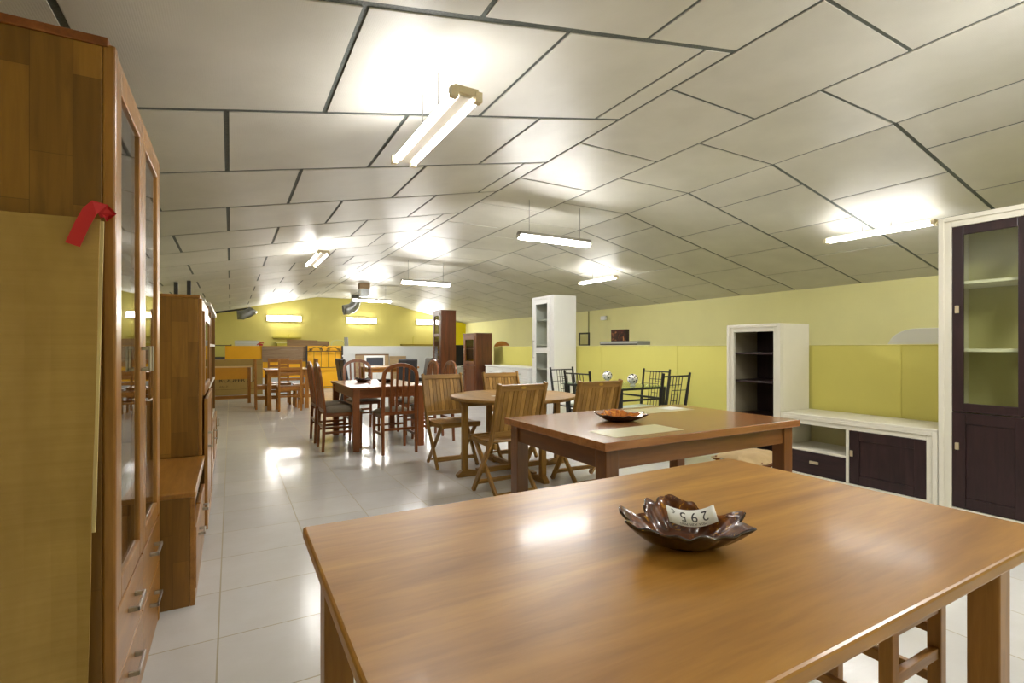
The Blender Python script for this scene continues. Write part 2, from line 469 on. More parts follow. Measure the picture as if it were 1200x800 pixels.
# unseen lights added behind the viewer to brighten the foreground
tube_batten('unseen twin tube light added behind the viewer on the left slope', .985, -.9, 2.4, 1.03, GL)
diffuser_light('unseen diffuser light added behind the viewer over the middle', 3.34, .3, 2.48, 1.0, GL)
tube_batten('unseen twin tube light added behind the viewer on the right slope', 5.93, -1.2, 2.4, 1.0, GL, .07)
for x, lab in ((1.52, 'white lit box light on the far wall, left of the ducts'), (4.0, 'white lit box light on the far wall under the middle duct elbow'), (6.5, 'white lit box light on the far wall beside the tall dark cabinet')):
    r = thing('wall_light', lab, 'light', (x, YF, 2.07), 0, 'lit boxes on the far wall')
    MB().box(-.52, .52, -.06, 0, -.02, .17).build('housing', BODY, r, .004)
    MB().box(-.5, .5, -.085, -.06, 0, .15).build('diffuser', PANELL, r, .004)

# ------------------------------------------------------------------ cabinet helpers (local: front faces -y, width along x)
def handle_bow(parent, x, z, y, L=.1, vertical=False, mat=STEEL):
    b = MB()
    if vertical:
        b.box(x-.006, x+.006, y-.028, y-.02, z-L/2, z+L/2)
        for e in (-1, 1): b.box(x-.006, x+.006, y-.02, y, z+e*(L/2-.008)-.006, z+e*(L/2-.008)+.006)
    else:
        b.box(x-L/2, x+L/2, y-.03, y-.022, z-.007, z+.007)
        for e in (-1, 1): b.box(x+e*(L/2-.006)-.006, x+e*(L/2-.006)+.006, y-.03, y, z-.007, z+.007)
    return b.build('handle', mat, parent, .002)
def glazed_door(parent, x0, x1, z0, z1, y, fw, wv, wh, glass=GLASS, th=.02, mids=()):
    b = MB(); b.box(x0, x0+fw, y, y+th, z0, z1).box(x1-fw, x1, y, y+th, z0, z1)
    b.box(x0+fw, x1-fw, y, y+th, z0, z0+fw).box(x0+fw, x1-fw, y, y+th, z1-fw, z1)
    for m in mids: b.box(x0+fw, x1-fw, y, y+th, m-fw/2, m+fw/2)
    d = b.build('door', wv, parent, .004)
    zs = [z0+fw]+[q for m in mids for q in (m-fw/2, m+fw/2)]+[z1-fw]
    for a, c in zip(zs[::2], zs[1::2]):
        MB().box(x0+fw-.004, x1-fw+.004, y+.008, y+.012, a-.004, c+.004).build('pane', glass, d)
    return d
def panel_door(parent, x0, x1, z0, z1, y, mat, th=.02, fw=.0, name='door'):
    b = MB()
    if fw:
        b.box(x0, x0+fw, y, y+th, z0, z1).box(x1-fw, x1, y, y+th, z0, z1)
        b.box(x0+fw, x1-fw, y, y+th, z0, z0+fw).box(x0+fw, x1-fw, y, y+th, z1-fw, z1)
        b.box(x0+fw, x1-fw, y+.007, y+th, z0+fw, z1-fw)
    else: b.box(x0, x1, y, y+th, z0, z1)
    return b.build(name, mat, parent, .003)

# ---- glazed display cabinet, nearest on the left
def display_cabinet():
    W, D, Hh = 1.0, .43, 2.035
    r = thing('display_cabinet', 'tall honey pine glazed display cabinet nearest on the left, cardboard against its side', 'cabinet', (-.274, 2.2, 0), 90)
    # local x along world y, front at y=0 (world x=-.274), body towards +y
    h = W/2
    MB().box(-h, -h+.022, .026, D, 0, Hh-.03).build('side_panel', BLOCKX2, r, .002)
    MB().box(h-.022, h, .024, D, 0, Hh-.03).build('side_panel', BLOCKX2, r, .002)
    MB().box(-h+.022, h-.022, D-.012, D, .06, Hh-.03).build('back_panel', honey('z'), r)
    MB().box(-h-.004, h+.004, .012, D, Hh-.03, Hh-.005).build('top_panel', mahog('x'), r, .003)
    b = MB()
    for z in (.07, .468, .78, 1.14, 1.52): b.box(-h+.022, h-.022, .045, D-.012, z-.011, z+.011)
    b.build('shelf', honey('x'), r, .002)
    # face frame
    b = MB(); b.box(-h, -h+.032, -.004, .026, 0, Hh-.02).box(h-.03, h, 0, .024, 0, Hh-.02).box(-h+.032, h-.03, .0, .024, Hh-.05, Hh-.02).box(-h+.032, h-.03, .004, .024, 0, .07)
    b.box(-.012, .012, .021, .034, .03, Hh-.05)
    b.build('face_frame', honey('z'), r, .008)
    for s, (a, c) in enumerate(((-h+.036, -.003), (.003, h-.033))):
        d = glazed_door(r, a, c, .475, Hh-.045, -.001, .065, honey('z'), honey('x'))
        handle_bow(d, (c-.03) if s == 0 else (a+.03), 1.16, -.001, .09, True)
        for z0, z1 in ((.075, .262), (.268, .465)):
            dr = panel_door(r, a, c, z0, z1, -.001, honey('x'), name='drawer')
            handle_bow(dr, (a+c)/2, (z0+z1)/2+.03, -.001, .13)
    return r
BLOCKX2 = block_wood('stave_panel_y', srgb(120, 84, 28), srgb(164, 120, 48), 'ZY', .42)
display_cabinet()
# cardboard sheet leaning on its side
def cardboard():
    r = thing('cardboard_sheet', 'large brown cardboard sheet covering the side of the nearest glazed cabinet', 'cardboard', (-.5, 1.665, 0), 0)
    b = MB(); nx, nz = 10, 18; vs = []; x0, x1, H_ = -.3, .205, 1.532
    def P(i, j, off):
        u = i/nx; v = j/nz
        x = x0+(x1-x0)*u + (-.035*(1-v) if i == nx else 0)*1.0
        y = .008*math.sin(u*9+v*2)+.005*math.sin(v*15+u*3)+off
        return (x, y, v*H_)
    for off in (-.003, .003):
        for j in range(nz+1):
            for i in range(nx+1): vs.append(P(i, j, off))
    n = (nx+1)*(nz+1); fs = []
    for j in range(nz):
        for i in range(nx):
            a = j*(nx+1)+i
            fs.append((a, a+1, a+nx+2, a+nx+1)); fs.append((n+a, n+a+nx+1, n+a+nx+2, n+a+1))
    rim = [i for i in range(nx+1)]+[(j)*(nx+1)+nx for j in range(1, nz+1)]+[nz*(nx+1)+i for i in range(nx-1, -1, -1)]+[j*(nx+1) for j in range(nz-1, 0, -1)]
    for a, c in zip(rim, rim[1:]+rim[:1]): fs.append((a, a+n, c+n, c))
    b.add(vs, fs); b.build('sheet', CARD, r)
    MB().bar((.172+.033*.47, 0, .72), (.205, 0, 1.53), .006, .012).build('torn_edge', plain('pale_card_edge', srgb(214, 196, 140), .8), r)
    MB().box(-.16, -.07, -.0135, -.0115, .02, 1.54).build('packing_tape', plain('brown_tape', srgb(164, 130, 66), .4, var=.05), r)
cardboard()
# red ribbon
RED = plain('red_ribbon', srgb(200, 34, 40), .5, var=.15)
b = MB()
pts = [(-.283, 1.668, 1.545), (-.291, 1.655, 1.562), (-.302, 1.646, 1.565), (-.314, 1.641, 1.548), (-.328, 1.637, 1.512), (-.346, 1.634, 1.458)]
b.ribbon(pts, .0012, .03, (0, 1, .0)); 
rb = b.build('red_ribbon', RED)
rb.data.transform(Matrix.Identity(4))
MB().add([(-.292, 1.662, 1.548), (-.280, 1.648, 1.572), (-.262, 1.66, 1.552), (-.284, 1.664, 1.53), (-.280, 1.674, 1.55)], [(0, 1, 4), (1, 2, 4), (2, 3, 4), (3, 0, 4)]).build('ribbon_knot', RED, rb)
tag(rb, 'red ribbon strip tied at the edge of the nearest glazed cabinet', 'ribbon')

# ---- wall unit: low base with a shorter tall section
def wall_unit():
    r = thing('wall_unit', 'honey pine wall unit with a low base and a tall section, second on the left', 'cabinet', (-.145, 2.75, 0), 90)
    D = .45
    MB().box(0, .022, .02, D, 0, .505).build('side_panel', BLOCKX2, r, .003)
    MB().box(1.9, 1.922, .02, D, 0, .505).build('side_panel', BLOCKX2, r, .003)
    MB().box(-.006, .9, -.004, D, .505, .53).build('base_top', honey('x'), r, .005)
    MB().box(.022, 1.9, D-.012, D, .04, .5).build('back_panel', honey('x'), r)
    MB().box(.022, 1.9, .02, D-.012, .04, .06).box(.022, .9, .03, D-.012, .36, .378).build('shelf', honey('x'), r, .002)
    MB().box(0, .03, 0, .02, 0, .505).box(.03, .9, 0, .02, .47, .505).box(.03, .9, 0, .02, 0, .06).box(.444, .463, 0, .02, .06, .36).build('base_frame', honey('x'), r, .003)
    for a, c in ((.032, .44), (.467, .89)):
        d = panel_door(r, a, c, .065, .355, -.004, honey('x'), name='drawer'); handle_bow(d, (a+c)/2, .27, -.004, .1)
    # tall part
    x0, x1, Ht = .9, 1.86, 1.525
    MB().box(x0, x0+.022, .03, D, .53, Ht-.02).build('tall_side', BLOCKX2, r, .003); MB().box(x1-.022, x1, .03, D, .53, Ht-.02).build('tall_side', BLOCKX2, r, .003)
    MB().box(x0+.022, x1-.022, D-.012, D, .53, Ht-.02).build('tall_back', honey('z'), r)
    MB().box(x0-.004, x1+.004, .02, D, Ht-.02, Ht).build('tall_top', honey('x'), r, .004)
    MB().box(x0+.022, x1-.022, .05, D-.012, 1.2, 1.22).build('tall_shelf', honey('x'), r)
    MB().box(x0, x0+.03, .01, .03, .53, Ht-.02).box(x1-.03, x1, .01, .03, .53, Ht-.02).box(x0+.03, x1-.03, .01, .03, Ht-.09, Ht-.02).build('tall_frame', honey('z'), r, .004)
    glazed_door(r, x0+.033, x1-.033, .9, Ht-.095, -.004, .06, honey('z'), honey('x'))
    d = panel_door(r, x0+.01, x1-.01, .06, .88, -.02, honey('z'), fw=.06); handle_bow(d, x0+.05, .62, -.02, .1, True)
wall_unit()
def bookcase():
    r = thing('bookcase', 'open honey pine bookcase with white front edges, third on the left', 'bookcase', (-.155, 4.78, 0), 90)
    W, D, Hh = 1.82, .42, 1.56
    MB().box(0, .024, 0, D, 0, Hh-.02).build('side_panel', BLOCKX2, r, .003); MB().box(W-.024, W, 0, D, 0, Hh-.02).build('side_panel', BLOCKX2, r, .003)
    MB().box(W/2-.012, W/2+.012, .01, D-.01, .5, Hh-.02).build('divider', honey('z'), r, .003)
    MB().box(-.005, W+.005, -.012, D, Hh-.02, Hh+.01).build('top_panel', WHITE, r, .004)
    MB().box(.024, W-.024, D-.012, D, .04, Hh-.02).build('back_panel', walnut('z'), r)
    for z in (.5, .86, 1.22):
        s = MB().box(.024, W-.024, .012, D-.012, z-.012, z+.012).build('shelf', honey('x'), r, .002)
        MB().box(.024, W-.024, .002, .012, z-.012, z+.012).build('edging', WHITE, s)
    MB().box(.024, W-.024, 0, .02, 0, .06).build('plinth', honey('x'), r)
    for a, c in ((.03, W/2-.004), (W/2+.004, W-.03)):
        d = panel_door(r, a, c, .065, .485, -.018, honey('z'), fw=.055); handle_bow(d, c-.06, .36, -.018, .09, True)
bookcase()
t = thing('storage_box', 'small white box lying on top of the open pine bookcase', 'box', (-.33, 5.35, 1.57), 0)
MB().box(-.13, .13, -.2, .2, 0, .05).build('box_body', WHITE2, t, .004); MB().box(-.134, .134, -.204, .204, .035, .06).build('lid', WHITE2, t, .004)
for k, x in enumerate((-.745, -.575)):
    p = MB().box(x-.027, x+.027, 9.35, 9.42, 0, ceil(x)-.01).build('steel_post', DARK, None, .003)
    MB().box(x-.06, x+.06, 9.33, 9.44, 0, .012).build('base_plate', DARK, p)
    tag(p, ['dark square steel post by the left wall, the left one of the pair', 'dark square steel post by the left wall, the right one of the pair'][k], 'post', 'steel posts by the left wall')

# ------------------------------------------------------------------ foreground table
def rect_table(name, label, x0, x1, y0, y1, top, th, wood_top, wood_leg, leg, inx, iny, apron=.09, edge=.006, rz=0, axis='x'):
    cx, cy = (x0+x1)/2, (y0+y1)/2; a, c = (x1-x0)/2, (y1-y0)/2
    r = thing(name, label, 'table', (cx, cy, 0), rz)
    tp = MB().box(-a, a, -c, c, top-th, top).build('tabletop', wood_top(axis), r, edge)
    for sx in (-1, 1):
        for sy in (-1, 1):
            X0 = sx*(a-inx); Y0 = sy*(c-iny)
            MB().box(*sorted((X0, X0-sx*leg)), *sorted((Y0, Y0-sy*leg)), 0, top-th).build('leg', wood_leg('z'), r, .004)
    ins = .012
    bx, by = a-inx-ins, c-iny-ins
    za, zb = top-th-apron, top-th
    for sy in (-1, 1): MB().box(-(bx-leg+ins+.0), bx-leg+ins, *sorted((sy*by, sy*(by-.022))), za, zb).build('apron', wood_leg('x'), r, .002)
    for sx in (-1, 1): MB().box(*sorted((sx*bx, sx*(bx-.022))), -(by-leg+ins), by-leg+ins, za, zb).build('apron', wood_leg('y'), r, .002)
    return r, tp
T1, tp1 = rect_table('dining_table', 'large honey pine dining table filling the foreground', .155, 1.768, .41, 1.347, .75, .03, table_pine, honey, .066, .03, .08, .09, .006, -.3)
T2, tp2 = rect_table('dining_table', 'cherry brown dining table with two pale tile inlays', 1.497, 3.02, 1.786, 2.755, .76, .04, cherry_top, cherry, .08, .03, .03, .1, .003, 0)
# pale tile inlays and paper
TILE = plain('pale_green_tile', srgb(206, 200, 160), .3, var=.08, vscale=9)
MB().box(-.625, -.146, -.398, -.186, .7585, .7612).build('tile_inlay', TILE, T2)
MB().box(.13, .604, .18, .40, .7585, .7612).build('tile_inlay', TILE, T2)
PAPER = plain('white_paper', srgb(236, 236, 232), .7)
o = MB().box(-.075, .075, -.055, .055, 0, .001).build('paper_card', PAPER); o.location = (2.765, 2.57, .7625); o.rotation_euler = (0, 0, .12)
tag(o, 'blank white card lying on the rear tile inlay of the cherry table', 'card')

# stool under foreground table
def stool():
    r = thing('wooden_stool', 'square wooden stool tucked under the foreground table', 'stool', (1.632, .79, 0), 0)
    a = .155; wl = .034
    MB().box(-a-.006, a+.006, -a-.006, a+.006, .49, .512).build('seat', honey('x'), r, .005)
    for sx in (-1, 1):
        for sy in (-1, 1):
            MB().box(*sorted((sx*a, sx*(a-wl))), *sorted((sy*a, sy*(a-wl))), 0, .49).build('leg', honey('z'), r, .003)
    for sy in (-1, 1):
        MB().box(-a+wl, a-wl, *sorted((sy*(a-.006), sy*(a-.026))), .445, .49).build('apron', honey('x'), r, .002)
        MB().box(-a+wl, a-wl, *sorted((sy*(a-.006), sy*(a-.026))), .315, .345).build('stretcher', honey('x'), r, .002)
    for sx in (-1, 1):
        MB().box(*sorted((sx*(a-.006), sx*(a-.026))), -a+wl, a-wl, .445, .49).build('apron', honey('y'), r, .002)
        for z in (.235, .375): MB().box(*sorted((sx*(a-.006), sx*(a-.026))), -a+wl, a-wl, z, z+.028).build('stretcher', honey('y'), r, .002)
stool()

# ------------------------------------------------------------------ leaf bowls
def leaf_mat():
    m, nt, p = newmat('amber_lacquer')
    v = coords(nt)
    n = noise(nt, v, 16, 5, .6, 1.5); n2 = noise(nt, v, 38, 3, .6, 2.5)
    c = ramp(nt, n, [(.3, srgb(44, 20, 6)), (.5, srgb(92, 46, 12)), (.72, srgb(150, 84, 18))])
    c = mixc(nt, c, srgb(214, 150, 30), ramp(nt, n2, [(.60, (0, 0, 0, 1)), (.68, (.8, .8, .8, 1))]))
    nt.links.new(c, p.inputs['Base Color']); setp(p, rough=.3, coat=.8, coatr=.05, spec=.3)
    return m
LEAF = leaf_mat()
def leaf_mat2():
    m, nt, p = newmat('bright_amber_lacquer')
    n = noise(nt, coords(nt), 22, 5, .6, 1.5)
    nt.links.new(ramp(nt, n, [(.3, srgb(120, 56, 12)), (.5, srgb(190, 106, 22)), (.7, srgb(232, 160, 50))]), p.inputs['Base Color'])
    setp(p, rough=.16, metal=.2, coat=1.0, coatr=.04)
    return m
DKLEAF = plain('dark_brown_lacquer', srgb(46, 20, 12), .2, coat=.6, var=.3)
RIM = [(0, .148, .052), (8, .135, .044), (20, .105, .034), (35, .088, .030), (48, .092, .040), (60, .102, .050), (75, .108, .050), (88, .130, .058), (97, .124, .052), (110, .104, .048), (122, .114, .056), (135, .102, .050), (148, .090, .033), (160, .108, .036), (174, .148, .060), (184, .152, .058), (192, .132, .036), (201, .163, .047), (212, .148, .038), (235, .124, .027), (258, .114, .020), (270, .128, .030), (290, .120, .024), (313, .134, .028), (327, .158, .040), (340, .140, .034), (350, .124, .034), (360, .148, .052)]
def leaf_bowl(label, loc, rz, rad=.155, mats=None, hscale=1.0, name='leaf_bowl', group='leaf dishes'):
    """maple leaf dish: flat bed, ribs, lobes turned up at the rim"""
    r = thing(name, label, 'dish', loc, rz, group)
    n = 180; m = 14; vs = []; k_ = rad/.155
    def rim(a):
        for (a0, r0, h0), (a1, r1, h1) in zip(RIM, RIM[1:]):
            if a0 <= a <= a1:
                t = (a-a0)/(a1-a0); t = t*t*(3-2*t) if (a1-a0) > 10 else t
                return r0+(r1-r0)*t, h0+(h1-h0)*t
    for j in range(m+1):
        q = j/m
        for k in range(n):
            a = 360*k/n; rr, hz = rim(a)
            rho = q*(rr*(.35+.65*q)+.098*.65*(1-q))*k_
            u = max(0, (q-.48)/.52)
            z = (.005+(hz+.010+.012*max(0, -math.sin(R(a))))*(u**1.7)+.0022*math.sin(R(a*15))*u)*hscale
            vs.append((rho*math.cos(R(a)), rho*math.sin(R(a)), z))
    fs = []
    for j in range(m):
        for k in range(n):
            q = (k+1) % n; fs.append((j*n+k, (j+1)*n+k, (j+1)*n+q, j*n+q))
    b = MB(); b.add(vs, fs)
    o = b.build('dish_body', mats or [LEAF, DKLEAF], r, smooth=True)
    if sum(p.normal.z for p in o.data.polygons) < 0: o.data.flip_normals()
    so = o.modifiers.new('thick', 'SOLIDIFY'); so.thickness = .005; so.offset = -1; so.material_offset = 1; so.material_offset_rim = 1
    MB().lathe([(.30*rad, -.002), (.40*rad, -.002), (.42*rad, .001), (.3*rad, .002)], (0, 0, .0), 24).build('foot', DKLEAF, r)
    return r
LB = leaf_bowl('large brown lacquered leaf dish on the foreground table, price card in it', (.912, .812, .753), -29.4, .149)
leaf_bowl('amber leaf dish on the cherry table with tile inlays', (2.05, 2.31, .763), -20, .165, [leaf_mat2(), DKLEAF], hscale=.72)
# price card, seen upside down, curved
def price_card():
    r = thing('price_card', 'curved white price card lying in the leaf dish, upside down', 'card', (.953, .822, .794), -29.4)
    r.rotation_euler = (R(46), 0, R(-29.4))
    r.scale = (.9, .9, .9)
    W, Hc, n = .128, .046, 12; vs = []
    curve = lambda x: .022*(x/(W/2))**2
    for y in (-Hc/2, Hc/2):
        for k in range(n+1):
            x = -W/2+W*k/n; vs.append((x, y+curve(x)*.55, curve(x)*.4))
    b = MB(); b.add(vs, [(k, k+1, n+2+k, n+1+k) for k in range(n)])
    c = b.build('card', PAPER, r, smooth=True)
    so = c.modifiers.new('t', 'SOLIDIFY'); so.thickness = .0008; so.offset = -1
    INK = plain('grey_ink', srgb(60, 58, 60), .6)
    def lettering(nm, body, size, cx, cy):
        M = Matrix.Translation((cx, cy, .0006)) @ Matrix.Rotation(PI, 4, 'Z')
        o = text(nm, body, size, INK, r, M, .0001)
        for v in o.data.vertices:
            x = v.co.x; v.co.y += curve(x)*.55; v.co.z += curve(x)*.4+.0004
    lettering('price_lettering', '2 9 5', .037, .006, .004)
    lettering('euro_sign', '€', .016, -.047, .013)
    lettering('small_lettering', 'MESA  A.3M  PINO', .0088, 0, -.0165)
price_card()

# ------------------------------------------------------------------ mahogany table set
T3, _ = rect_table('dining_table', 'reddish brown dining table ringed by arched mahogany chairs', 1.2, 2.09, 5.85, 7.22, .74, .03, mahog, mahog, .075, .02, .02, .1, .005, 0, 'y')
def arch_chair(label):
    r = thing('dining_chair', label, 'chair', (0, 0, 0), 0, 'mahogany chairs with arched backs')
    a = .19
    # back frame: posts and arch in one bent ribbon (rear legs included up to the floor separately)
    rake = lambda z: .20+max(0, z-.45)*.12
    pts = []
    for z in (.45, .6, .75, .87): pts.append((-a, rake(z), z))
    for k in range(1, 12):
        t = PI*k/12; pts.append((-a*math.cos(t), rake(.88+.125*math.sin(t)), .88+.125*math.sin(t)))
    for z in (.87, .75, .6, .45): pts.append((a, rake(z), z))
    MB().ribbon(pts, .028, .042, (0, 1, -.1)).build('back_frame', mahog('z'), r, .004)
    for x in (-.1, -.036, .036, .1):
        zt = .875+.105*math.sqrt(max(0, 1-(x/a)**2))
        MB().bar((x, rake(.5), .47), (x, rake(zt), zt), .024, .014, (0, 1, 0)).build('slat', mahog('z'), r, .002)
    MB().box(-a+.015, a-.015, .19, .214, .44, .48).build('back_rail', mahog('x'), r, .003)
    for sx in (-1, 1):
        MB().bar((sx*a, .205, .46), (sx*a, .225, 0), .036, .036, (0, 1, 0), .03, .03).build('leg', mahog('z'), r, .004)
        MB().bar((sx*(a-.005), -.2, .44), (sx*(a-.005), -.2, 0), .036, .036, (0, 1, 0), .028, .028).build('leg', mahog('z'), r, .004)
        MB().box(*sorted((sx*a, sx*(a-.022))), -.19, .2, .395, .445).build('seat_rail', mahog('y'), r, .003)
        MB().box(*sorted((sx*(a-.002), sx*(a-.02))), -.19, .21, .2, .228).build('stretcher', mahog('y'), r, .003)
    MB().box(-a+.012, a-.012, -.212, -.19, .395, .445).build('seat_rail', mahog('x'), r, .003)
    MB().box(-a, a, .205, .222, .265, .295).build('stretcher', mahog('x'), r, .003)
    MB().box(-a+.012, a-.012, -.205, -.19, .265, .29).build('stretcher', mahog('x'), r, .003)
    # padded seat
    b = MB(); nx = 8; vs = []; fs = []
    hw0, hw1 = .215, .185
    for j in range(nx+1):
        for i in range(nx+1):
            u, v = i/nx*2-1, j/nx*2-1
            hw = hw0+(hw1-hw0)*(v+1)/2
            z = .452+.048*(1-abs(u)**4)*(1-abs(v)**4)
            vs.append((u*hw, v*.215-.018, z))
    n = len(vs)
    for j in range(nx+1):
        for i in range(nx+1):
            x, y, z = vs[j*(nx+1)+i]; vs.append((x, y, .44))
    for j in range(nx):
        for i in range(nx):
            q = j*(nx+1)+i; fs += [(q, q+1, q+nx+2, q+nx+1), (n+q, n+q+nx+1, n+q+nx+2, n+q+1)]
    rim = list(range(nx+1))+[j*(nx+1)+nx for j in range(1, nx+1)]+[nx*(nx+1)+i for i in range(nx-1, -1, -1)]+[j*(nx+1) for j in range(nx-1, 0, -1)]
    for p, q in zip(rim, rim[1:]+rim[:1]): fs.append((p, p+n, q+n, q))
    b.add(vs, fs); b.build('seat_cushion', TAUPE, r, smooth=True)
    return r
c0 = arch_chair('arched mahogany chair at the near end of its table, back to the viewer')
c0.location = (1.665, 5.76, 0); c0.rotation_euler = (0, 0, R(180))
dup(c0, 'arched mahogany chair at the far end of its table, facing the viewer', (1.66, 7.38, 0), 3)
dup(c0, 'arched mahogany chair on the left long side of its table, the nearer one', (1.145, 6.24, 0), 90)
dup(c0, 'arched mahogany chair on the left long side of its table, the farther one', (1.145, 6.85, 0), 90)
dup(c0, 'arched mahogany chair on the right long side of its table, the nearer one', (2.28, 6.17, 0), -90)
dup(c0, 'arched mahogany chair on the right long side of its table, the farther one', (2.28, 6.82, 0), -90)
# things on that table
DR = plain('dark_red_glaze', srgb(90, 14, 20), .25, coat=.5, var=.5, vscale=20)
leaf_bowl('dark leaf dish at the left of the mahogany table', (1.52, 6.75, .743), 40, .13, [plain('dark_dish', srgb(52, 26, 22), .25, coat=.5, var=.4, vscale=18), DKLEAF], .8)
leaf_bowl('dark red leaf dish at the middle of the mahogany table', (1.76, 6.5, .743), 100, .13, [DR, DKLEAF], .7)
t = thing('candlestick', 'brown turned wooden candlestick standing on the mahogany table', 'candlestick', (1.66, 6.95, .74), 0)
MB().lathe([(.04, 0), (.04, .01), (.015, .025), (.012, .06), (.02, .08), (.014, .1), (.014, .15), (.024, .16), (.024, .17)], n=20).build('stem', mahog('z'), t, smooth=False)
MB().cyl((0, 0, .17), (0, 0, .2), .012, n=14).build('candle', plain('dark_candle', srgb(70, 30, 24), .5), t)

# ------------------------------------------------------------------ round teak table and folding chairs
def round_table():
    r = thing('round_table', 'round slatted teak garden table among folding chairs', 'table', (2.42, 4.27, 0), 0)
    tp = MB()
    tp.lathe([(.50, .705), (.595, .705), (.61, .712), (.61, .73), (.60, .738), (.0, .738)], n=64)
    tp.build('tabletop', teak('x'), r, 0)
    rim = MB(); rim.lathe([(.612, .708), (.616, .722), (.612, .736), (.56, .7395), (.56, .7385)], n=64).build('rim', teak('y'), r)
    for (dx, dy) in ((1, 0), (-1, 0), (0, 1), (0, -1)):
        x, y = dx*.52, dy*.53
        MB().box(x-.026, x+.026, y-.026, y+.026, .05, .68).build('leg', teak('z'), r, .005)
        # shaped foot under the leg
        p = [(.60, 0), (.60, .025), (.555, .06), (.47, .062), (.40, .045), (.36, .0)]
        b = MB()
        if dx: b.prism([(dx*q*1.0, z) for q, z in p], -.028, .028, 'xz')
        else: b.prism([(dy*q, z) for q, z in p], -.028, .028, 'yz')
        b.build('foot', teak('x' if dx else 'y'), r, .005)
        b = MB()   # curved bracket
        q = [(.52, .70), (.62-.04, .70), (.60-.04, .68), (.545, .62), (.52, .58)]
        if dx: b.prism([(dx*a, z) for a, z in q], -.015, .015, 'xz')
        else: b.prism([(dy*a, z) for a, z in q], -.015, .015, 'yz')
        b.build('bracket', teak('z'), r, .003)
    MB().box(-.4, .4, -.022, .022, .012, .062).build('floor_rail', teak('x'), r, .004)
    MB().box(-.022, .022, -.4, .4, .013, .063).build('floor_rail', teak('y'), r, .004)
    MB().box(-.52, .52, -.02, .02, .65, .704).build('top_rail', teak('x'), r, .004)
    MB().box(-.02, .02, -.53, .53, .652, .705).build('top_rail', teak('y'), r, .004)
    MB().box(-.04, .04, -.04, .04, .062, .65).build('centre_post', teak('z'), r, .004)
round_table()
o = MB().box(-.05, .05, -.03, .03, 0, .001).build('paper_card', PAPER); o.location = (2.2, 4.2, .7405)
tag(o, 'small white card lying on the round teak table', 'card')
BRASS = plain('brass_plate', srgb(196, 160, 70), .35, .8)
def folding_chair(label):
    r = thing('folding_chair', label, 'chair', (0, 0, 0), 0, 'teak folding chairs')
    hw = .215
    f0 = Vector((0, -.235, 0)); fk = Vector((0, .075, .45)); f1 = Vector((0, .21, .92)); dv = (f1-fk).normalized(); nrm = Vector((0, dv.z, -dv.y))
    at = lambda z: f0+(fk-f0)*(z/.45) if z < .45 else fk+(f1-fk)*((z-.45)/.47)
    for sx in (-1, 1):
        e = Vector((sx*hw, 0, 0))
        MB().ribbon([f0+e, at(.36)+e, at(.43)+e, at(.50)+e, f1+e], .024, .042, (1, 0, 0)).build('post', teak('z'), r, .004)
        MB().bar(Vector((sx*(hw-.03), .13, 0)), Vector((sx*(hw-.03), -.26, .425)), .024, .038, (0, 1, .6)).build('leg', teak('z'), r, .004)
        MB().bar((sx*(hw-.03), -.32, .43), (sx*(hw-.03), .10, .415), .024, .045).build('seat_side', teak('y'), r, .004)
    b = MB()
    for k in range(9):
        y = -.31+k*.047; z = .452-.012*math.sin(PI*k/8)
        b.box(-hw+.008, hw-.008, y-.019, y+.019, z-.008, z+.008)
    b.box(-hw+.01, hw-.01, -.332, -.318, .415, .455)
    b.build('seat', teak('x'), r, .003)
    # back: top rail, bottom rail, upright slats
    for z, hh, nm in ((.885, .05, 'top_rail'), (.515, .045, 'bottom_rail')):
        p = at(z)
        MB().bar(p+Vector((-hw+.01, 0, 0)), p+Vector((hw-.01, 0, 0)), .026, hh, dv).build(nm, teak('x'), r, .004)
    b = MB(); n = 10; off = nrm*(-.0)
    for k in range(n):
        x = -hw+.034+(2*hw-.068)*k/(n-1)
        b.cur = int(k % 3 == 1)
        b.bar(at(.53)+Vector((x, 0, 0)), at(.87)+Vector((x, 0, 0)), .037, .013, nrm)
    b.build('slats', [teak('z'), teak2('z')], r, .002)
    p = at(.888)-nrm*(-.0142)
    b = MB(); n = 20
    vs = []
    for d in (0, .0015):
        for k in range(n):
            t = 2*PI*k/n; vs.append(p+nrm*d+Vector((.022*math.cos(t), 0, 0))+dv*(.011*math.sin(t)))
    b.add(vs, [tuple(range(n)), tuple(range(2*n-1, n-1, -1))]+[(k, (k+1) % n, n+(k+1) % n, n+k) for k in range(n)])
    b.build('brass_plate', BRASS, r)
    MB().cyl((-hw+.03, .1, .035), (hw-.03, .1, .035), .012, n=10).build('rung', teak('x'), r)
    q = at(.08)
    MB().bar(q+Vector((-hw, 0, 0)), q+Vector((hw, 0, 0)), .022, .035, fk-f0).build('rung', teak('x'), r, .003)
    return r
F = folding_chair('teak folding chair with its back to the viewer, left of the cherry table corner')
F.location = (2.0, 3.59, 0); F.rotation_euler = (0, 0, R(182))
dup(F, 'teak folding chair with its back to the viewer, directly behind the cherry table', (2.77, 3.56, 0), 178)
dup(F, 'teak folding chair facing the viewer, next to the mahogany table', (1.985, 4.86, 0), 0)
dup(F, 'teak folding chair facing the viewer behind the round table, mostly hidden', (2.70, 4.86, 0), 0)

